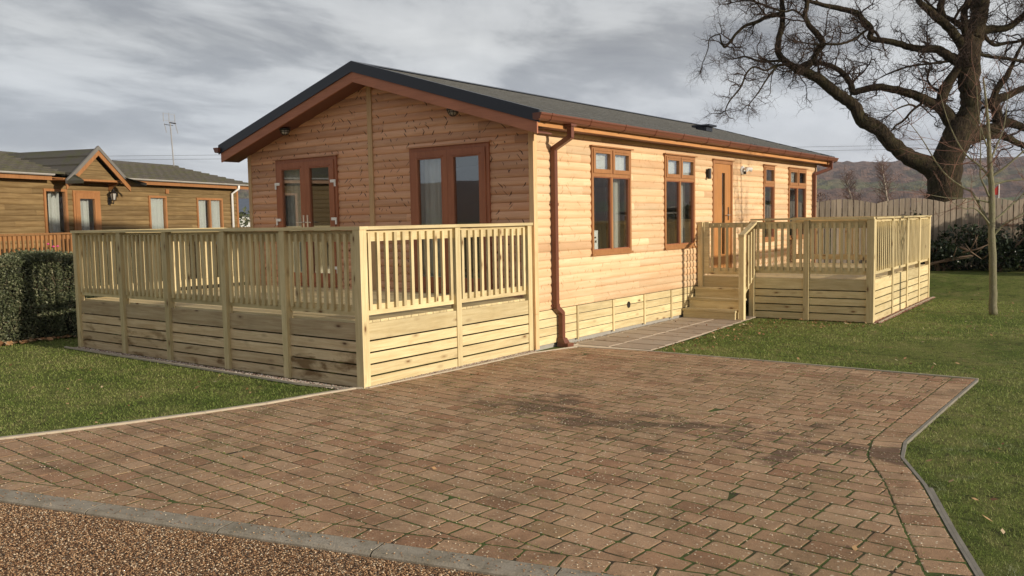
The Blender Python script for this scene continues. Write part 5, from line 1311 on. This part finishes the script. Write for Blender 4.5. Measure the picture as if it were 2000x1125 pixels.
def bush(x, y, rx, ry, h, mat, label, n, size, name='bush', core=True, cat='bush', z0=0.0, asp=.5, grp=None):
    o = thing(name, label, cat, (x, y, z0), group=grp); P = []
    lobes = [(rng.uniform(-.65, .65) * rx, rng.uniform(-.6, .6) * ry, rng.uniform(.25, .75) * h, rng.uniform(.35, .55)) for _ in range(9)] + [(0, 0, h * .45, .7)]
    for lx, ly, lz, s in lobes:
        m_ = n // len(lobes); q = rng.normal(0, 1, (m_, 3)); q /= np.linalg.norm(q, axis=1)[:, None]; q *= (.72 + .38 * rng.random((m_, 1)))
        P.append(q * [rx * s, ry * s, h * .5 * s * 1.2] + [lx, ly, lz])
    P = np.concatenate(P); P[:, 2] = np.clip(P[:, 2], .02, None); cloud(P, size, 'foliage', mat, o, asp=asp)
    mb = MB()
    for _ in range(10):
        a = rng.random() * 6.28; mb.tube([(0.05 * math.cos(a), .05 * math.sin(a), -.05), (rx * .35 * math.cos(a), ry * .35 * math.sin(a), h * .5), (rx * .6 * math.cos(a + .2), ry * .6 * math.sin(a + .2), h * .85)], [.03, .02, .006], 5, cap=False)
    mb.build('stems', M['twigs'], o, off=(0, 0, 0)); return o
for i, (x, y, rx, h, lab) in enumerate(((-9.6, 37.5, 3.0, 3.2, 'russet winter bush nearest the far corner of the lodge'), (-5.4, 39.5, 2.4, 2.3, 'low russet bush beyond the fence left of the birches'),
                                        (13.6, 40.0, 3.0, 2.7, 'russet scrub beyond the fence at the right edge of the view'))):
    bush(x, y, rx, 2.0, h, M['twigbrown'], lab, 5200, .10, asp=.12, z0=0)
# evergreen shrubs in front of the fence and beside it
bush(3.55, 14.35, 1.25, .55, 1.25, M['ever'], 'dark evergreen shrub in front of the wavy fence, behind the sapling', 5200, .05, 'evergreen_shrub', z0=.3)
bush(2.35, 14.1, .75, .45, .75, M['ever'], 'low dark shrub at the foot of the fence beside the side deck', 2400, .045, 'evergreen_shrub', z0=.3)
bush(4.85, 15.0, 1.1, .8, 2.05, M['ever'], 'tall dark evergreen below the lattice trellis at the right edge', 6500, .055, 'evergreen_shrub', z0=.3)
bush(5.3, 13.6, 1.0, .7, .8, M['ever'], 'low spreading evergreen at the right edge of the lawn', 3800, .05, 'evergreen_shrub', z0=.3)
bush(1.75, 14.5, .4, .25, 1.5, M['ever'], 'narrow dark climber against the fence at the far corner of the side deck', 1500, .045, 'evergreen_shrub', z0=.3)
bush(-18.8, 9.0, 1.6, 1.4, 2.15, M['hedge'], 'grey-green bush between the two lodges', 5000, .07)

# ---- wavy-topped fence
FA, FDIR = np.array([-3.2, 10.95]), np.array([.8, .6])
fz = thing('wavy_fence', 'long weathered timber fence with a wavy top behind the lodge and side deck', 'fence', (0.13, 13.3, 0))
M['fence_w'] = wood('grey weathered fence board', 'Z', (.28, .225, .165), (.17, .135, .095), knots=.5, var=.4)
M['fence_h'] = wood('grey weathered rail', 'X', (.30, .24, .17), (.2, .16, .11), knots=.3)
ps = 1.76; s0 = (np.array([0.9, 13.9]) - FA) @ FDIR      # one dip of the wave falls here
s0 = s0 % ps
k = 0; s = s0 - ps
while s < 12.6:
    a = max(s, 0); P0, P1 = FA + FDIR * s, FA + FDIR * (s + ps); zb = rise(0, 14) + .02; mb = MB(); nbrd = 12; w_ = ps / nbrd
    for i in range(nbrd):
        u = (i + .5) / nbrd; top = 2.03 + .125 * math.sin(math.pi * u) + random.uniform(-.008, .008) - (zb - .35) * 0; q0, q1 = P0 + FDIR * (i * w_ + .012), P0 + FDIR * ((i + 1) * w_ - .012)
        o_ = -.022 if i % 2 else -.030
        u0, u1 = i / nbrd, (i + 1) / nbrd
        mb.seg(tuple(q0), tuple(q1), o_ - .022, o_, zb, 2.03 + .125 * math.sin(math.pi * u0) + .005, zb, 2.03 + .125 * math.sin(math.pi * u1) + .005)
    pn = mb.build('fence_panel', M['fence_w'], fz)
    mb = MB()
    for h in (.55, 1.2, 1.85): mb.seg(tuple(P0), tuple(P1), -.02, .02, h, h + .06)
    for i in range(nbrd - 1):   # boards on the far face, overlapping the gaps
        q0, q1 = P0 + FDIR * ((i + 1) * w_ - .035), P0 + FDIR * ((i + 1) * w_ + .035)
        mb.seg(tuple(q0), tuple(q1), .060, .068, zb, 1.93)
    mb.build('rail', M['fence_h'], pn)
    mb = MB(); mb.seg(tuple(P0 - FDIR * .04), tuple(P0 + FDIR * .04), -.02, .06, 0, 2.0); mb.build('post', M['fence_h'], fz)
    s += ps
P = []
for t in rng.uniform(3.5, 12.5, 1500): q = FA + FDIR * t; P.append((q[0] + rng.normal(.15, .15), q[1] - abs(rng.normal(.25, .25)), rise(q[0], q[1] - .2) + .02))
M['leaf_red'] = leaf_mat('reddish leaf litter', [(.2, (.07, .025, .014)), (.6, (.16, .06, .03)), (1, (.30, .17, .09))], .8, .05)
leaves(P, .035, 'leaf_litter', 'reddish leaf litter along the foot of the wavy fence', mat=M['leaf_red'])
# fallen boughs leaning by the fence
def bough(pts, r, label):
    mb = MB(); mb.tube(pts, [r * (1 - .7 * i / (len(pts) - 1)) for i in range(len(pts))], 7, rough=.15)
    for _ in range(4):
        i = random.randrange(1, len(pts)); p = Vector(pts[i]); mb.tube([p, p + Vector((random.gauss(0, .25), random.gauss(0, .1), random.uniform(.1, .4)))], [r * .35, .004], 5)
    tag(mb.build('fallen_branch', M['twigs'], None, True), label, 'branch')
bough([(1.75, 13.6, .40), (2.2, 13.7, .50), (2.7, 13.75, .66), (3.15, 13.75, .74)], .045, 'long grey fallen bough lying on the lawn edge against the fence')
bough([(2.95, 13.2, .95), (3.15, 13.25, .85), (3.4, 13.3, .66)], .03, 'short pale broken branch caught in the dark shrub')
bough([(3.0, 13.2, .82), (3.3, 13.25, .90), (3.55, 13.3, 1.02)], .022, 'thin forked stick leaning up out of the dark shrub')
# trellis and low dark roof at the right edge
tr = thing('trellis', 'diamond lattice trellis at the right edge behind the sapling', 'trellis', (4.6, 15.6, 0))
mb = MB(); fr_ = MB(); a_, b_ = np.array([4.0, 15.25]), np.array([6.4, 16.4]); dd_ = (b_ - a_) / np.linalg.norm(b_ - a_); LT = np.linalg.norm(b_ - a_)
for sgn in (1, -1):
    t = -0.9
    while t < LT:
        p0, p1 = [t, 1.15], [t + .75, 1.90]
        if sgn < 0: p0, p1 = [t + .75, 1.15], [t, 1.90]
        lo, hi = min(p0[0], p1[0]), max(p0[0], p1[0])
        if lo >= 0 and hi <= LT:
            P, Q = a_ + dd_ * p0[0], a_ + dd_ * p1[0]; mb.tube([(P[0], P[1] + sgn * .006, p0[1]), (Q[0], Q[1] + sgn * .006, p1[1])], .011, 4)
        t += .095
mb.build('lattice', M['fence_w'], tr); fr_.seg(tuple(a_), tuple(b_), -.02, .02, 1.89, 1.94); fr_.seg(tuple(a_), tuple(b_), -.02, .02, 1.10, 1.15); fr_.seg(tuple(a_), tuple(a_ + dd_ * .06), -.03, .03, .2, 1.95); fr_.seg(tuple(b_ - dd_ * .06), tuple(b_), -.03, .03, .2, 1.95); fr_.build('frame', M['fence_h'], tr)
sh = thing('shed', 'low dark shed with a sloping black roof edge beyond the right end of the fence', 'shed', (6.5, 18.5, 0))
mb = MB(); mb.box(4.3, 8.6, 17.6, 20.0, .2, 1.85); mb.build('wall', M['fence_w'], sh); mb = MB(); mb.prism([(17.3, 1.95), (20.2, 1.95), (20.2, 2.02), (17.3, 2.02)], 'X', 4.5, 8.8)
mb2 = MB(); mb2.add([(3.75, 17.35, 2.20), (8.8, 17.35, 1.90), (8.8, 20.2, 1.90), (3.75, 20.2, 2.20), (3.75, 17.35, 2.27), (8.8, 17.35, 1.97), (8.8, 20.2, 1.97), (3.75, 20.2, 2.27)], [(0, 3, 2, 1), (4, 5, 6, 7), (0, 1, 5, 4), (1, 2, 6, 5), (2, 3, 7, 6), (3, 0, 4, 7)])
mb2.build('roof', M['verge'], sh)
# pennant
fg = thing('pennant', 'small red and white pennant on a short pole beyond the fence', 'flag', (.65, 36.4, 0)); mb = MB(); mb.tube([(.65, 36.4, 0), (.65, 36.4, 3.1)], .02, 6); mb.build('pole', M['white'], fg)
mb = MB(); mb.add([(.65, 36.40, 2.55), (.25, 36.3, 2.55), (.63, 36.39, 3.0), (.65, 36.42, 2.55), (.25, 36.32, 2.55), (.63, 36.41, 3.0)], [(0, 1, 2), (3, 5, 4), (0, 3, 4, 1), (1, 4, 5, 2), (0, 2, 5, 3)]); mb.build('cloth', M['ply_red'], fg)
# power line
pl = thing('power_line', 'pair of thin overhead wires crossing the sky beyond the lodge roof', 'power line', (-32, 112, 0)); mb = MB()
for dz in (0, .55):
    pts = [];
    for t in np.linspace(0, 1, 40): a, b = np.array([-265, -61., 15.0]), np.array([45, 171., 11.5]); q = a + (b - a) * t; q[2] -= 6.0 * t * (1 - t); pts.append((q[0], q[1], q[2] - dz))
    mb.tube(pts, .022, 4)
mb.build('wire', M['black'], pl)
for (x, y) in ((-265, -61.), (45, 171.)): mb = MB(); mb.tube([(x, y, -1), (x, y, 15.4 if x < 0 else 12)], .15, 8); mb.build('pole', M['twigs'], pl)

# small white house between the lodges
dh = thing('distant_house', 'distant white house with a blue-grey tiled roof glimpsed between the two lodges', 'house', (-46, 28, 0), rz=R(36))
mb = MB(); mb.box(-6, 6, -3, 3, 0, 2.55); mb.build('wall', M['white'], dh)
mb = MB(); mb.add([(-6.4, -3.4, 2.50), (6.4, -3.4, 2.50), (6.4, 0, 3.65), (-6.4, 0, 3.65), (-6.4, 3.4, 2.50), (6.4, 3.4, 2.50)], [(0, 1, 2, 3), (3, 2, 5, 4), (0, 3, 4), (1, 5, 2), (0, 4, 5, 1)]); mb.build('roof', M['slate'], dh)

# ---- far terrain: fields, then a wooded ridge all round
def hill_mat():
    m, T = material('far fields and woods'); co = T.n('ShaderNodeTexCoord').outputs['Object']; x, y, z = T.sep(co)
    n = T.noise(co, .006, 5, .6, .4); f = T.noise(co, .035, 6, .75); t = T.noise(T.mapping(co, scale=(1, 1, 3)), .09, 4, .8)
    wd = T.ramp(T.m('ADD', T.m('MULTIPLY', f, .5), T.m('MULTIPLY', t, .5)), [(.35, (.065, .040, .034)), (.5, (.16, .095, .070)), (.65, (.27, .155, .10))])
    gr = T.mix(T.ramp(f, [(.4, 0), (.6, 1)]), (.10, .14, .045), (.17, .175, .08))
    lo = T.ramp(z, [(0, 1), (1, 1)])
    band = T.m('MULTIPLY', T.ramp(T.m('DIVIDE', z, 100.0), [(.10, 1), (.50, .45), (.62, 0)]), T.ramp(n, [(.54, 0), (.57, 1)]))
    finish(T, T.mix(band, wd, gr), .95, T.m('ADD', f, t), 1.0, 8.0, .05); return m
M['hill'] = hill_mat()
def terrain():
    from mathutils import noise as nz
    angs = []
    a = 0.0
    while a < 360: angs.append(a); a += .16 if 84 < a < 152 else 1.6
    rad = list(np.geomspace(24, 700, 22)) + list(np.linspace(740, 2300, 64))
    vs = []; n = len(angs)
    for r in rad:
        for a in angs:
            x, y = CP.x + r * math.cos(R(a)), CP.y + r * math.sin(R(a))
            ridge = 88 + 9 * math.sin(R(a) * 3 + 1) + 10 * nz.noise((x * .0016, y * .0016, 0))
            if a > 118: ridge -= 24 * smoothstep(118, 128, a)
            if a > 160: ridge += 10 * smoothstep(160, 200, a)
            h = ridge * smoothstep(650, 1650, r) + (1 if r > 700 else 0) * 6 * smoothstep(700, 1000, r) * nz.noise((x * .004, y * .004, 1))
            wood_ = smoothstep(750, 1000, r) * (nz.noise((x * .03, y * .03, 2)) * 4 + nz.noise((x * .09, y * .09, 3)) * 3.5)
            vs.append((x, y, -.35 + .02 * (r > 60) * (r - 60) ** .5 * .3 + h + wood_ if r > 30 else -.35))
    f = [(j * n + i, j * n + (i + 1) % n, (j + 1) * n + (i + 1) % n, (j + 1) * n + i) for j in range(len(rad) - 1) for i in range(n)]
    mb = MB(); mb.add(vs, f); struct('hills', mb.build('hills', M['hill'], None, False))
terrain()

for o in bpy.data.objects:
    if '_o' in o: del o['_o']
# air
if HAZE:
    mb = MB(); mb.box(-2700, 2700, -2700, 2700, -4, 160); m_ = bpy.data.materials.new('haze air'); m_.use_nodes = True; T = NT(m_.node_tree)
    v_ = T.n('ShaderNodeVolumePrincipled', {'Color': (.80, .84, .93, 1), 'Density': HAZE, 'Anisotropy': .2}); T.t.links.new(v_.outputs[0], T.n('ShaderNodeOutputMaterial').inputs['Volume'])
    tag(mb.build('haze', m_), kind='stuff')
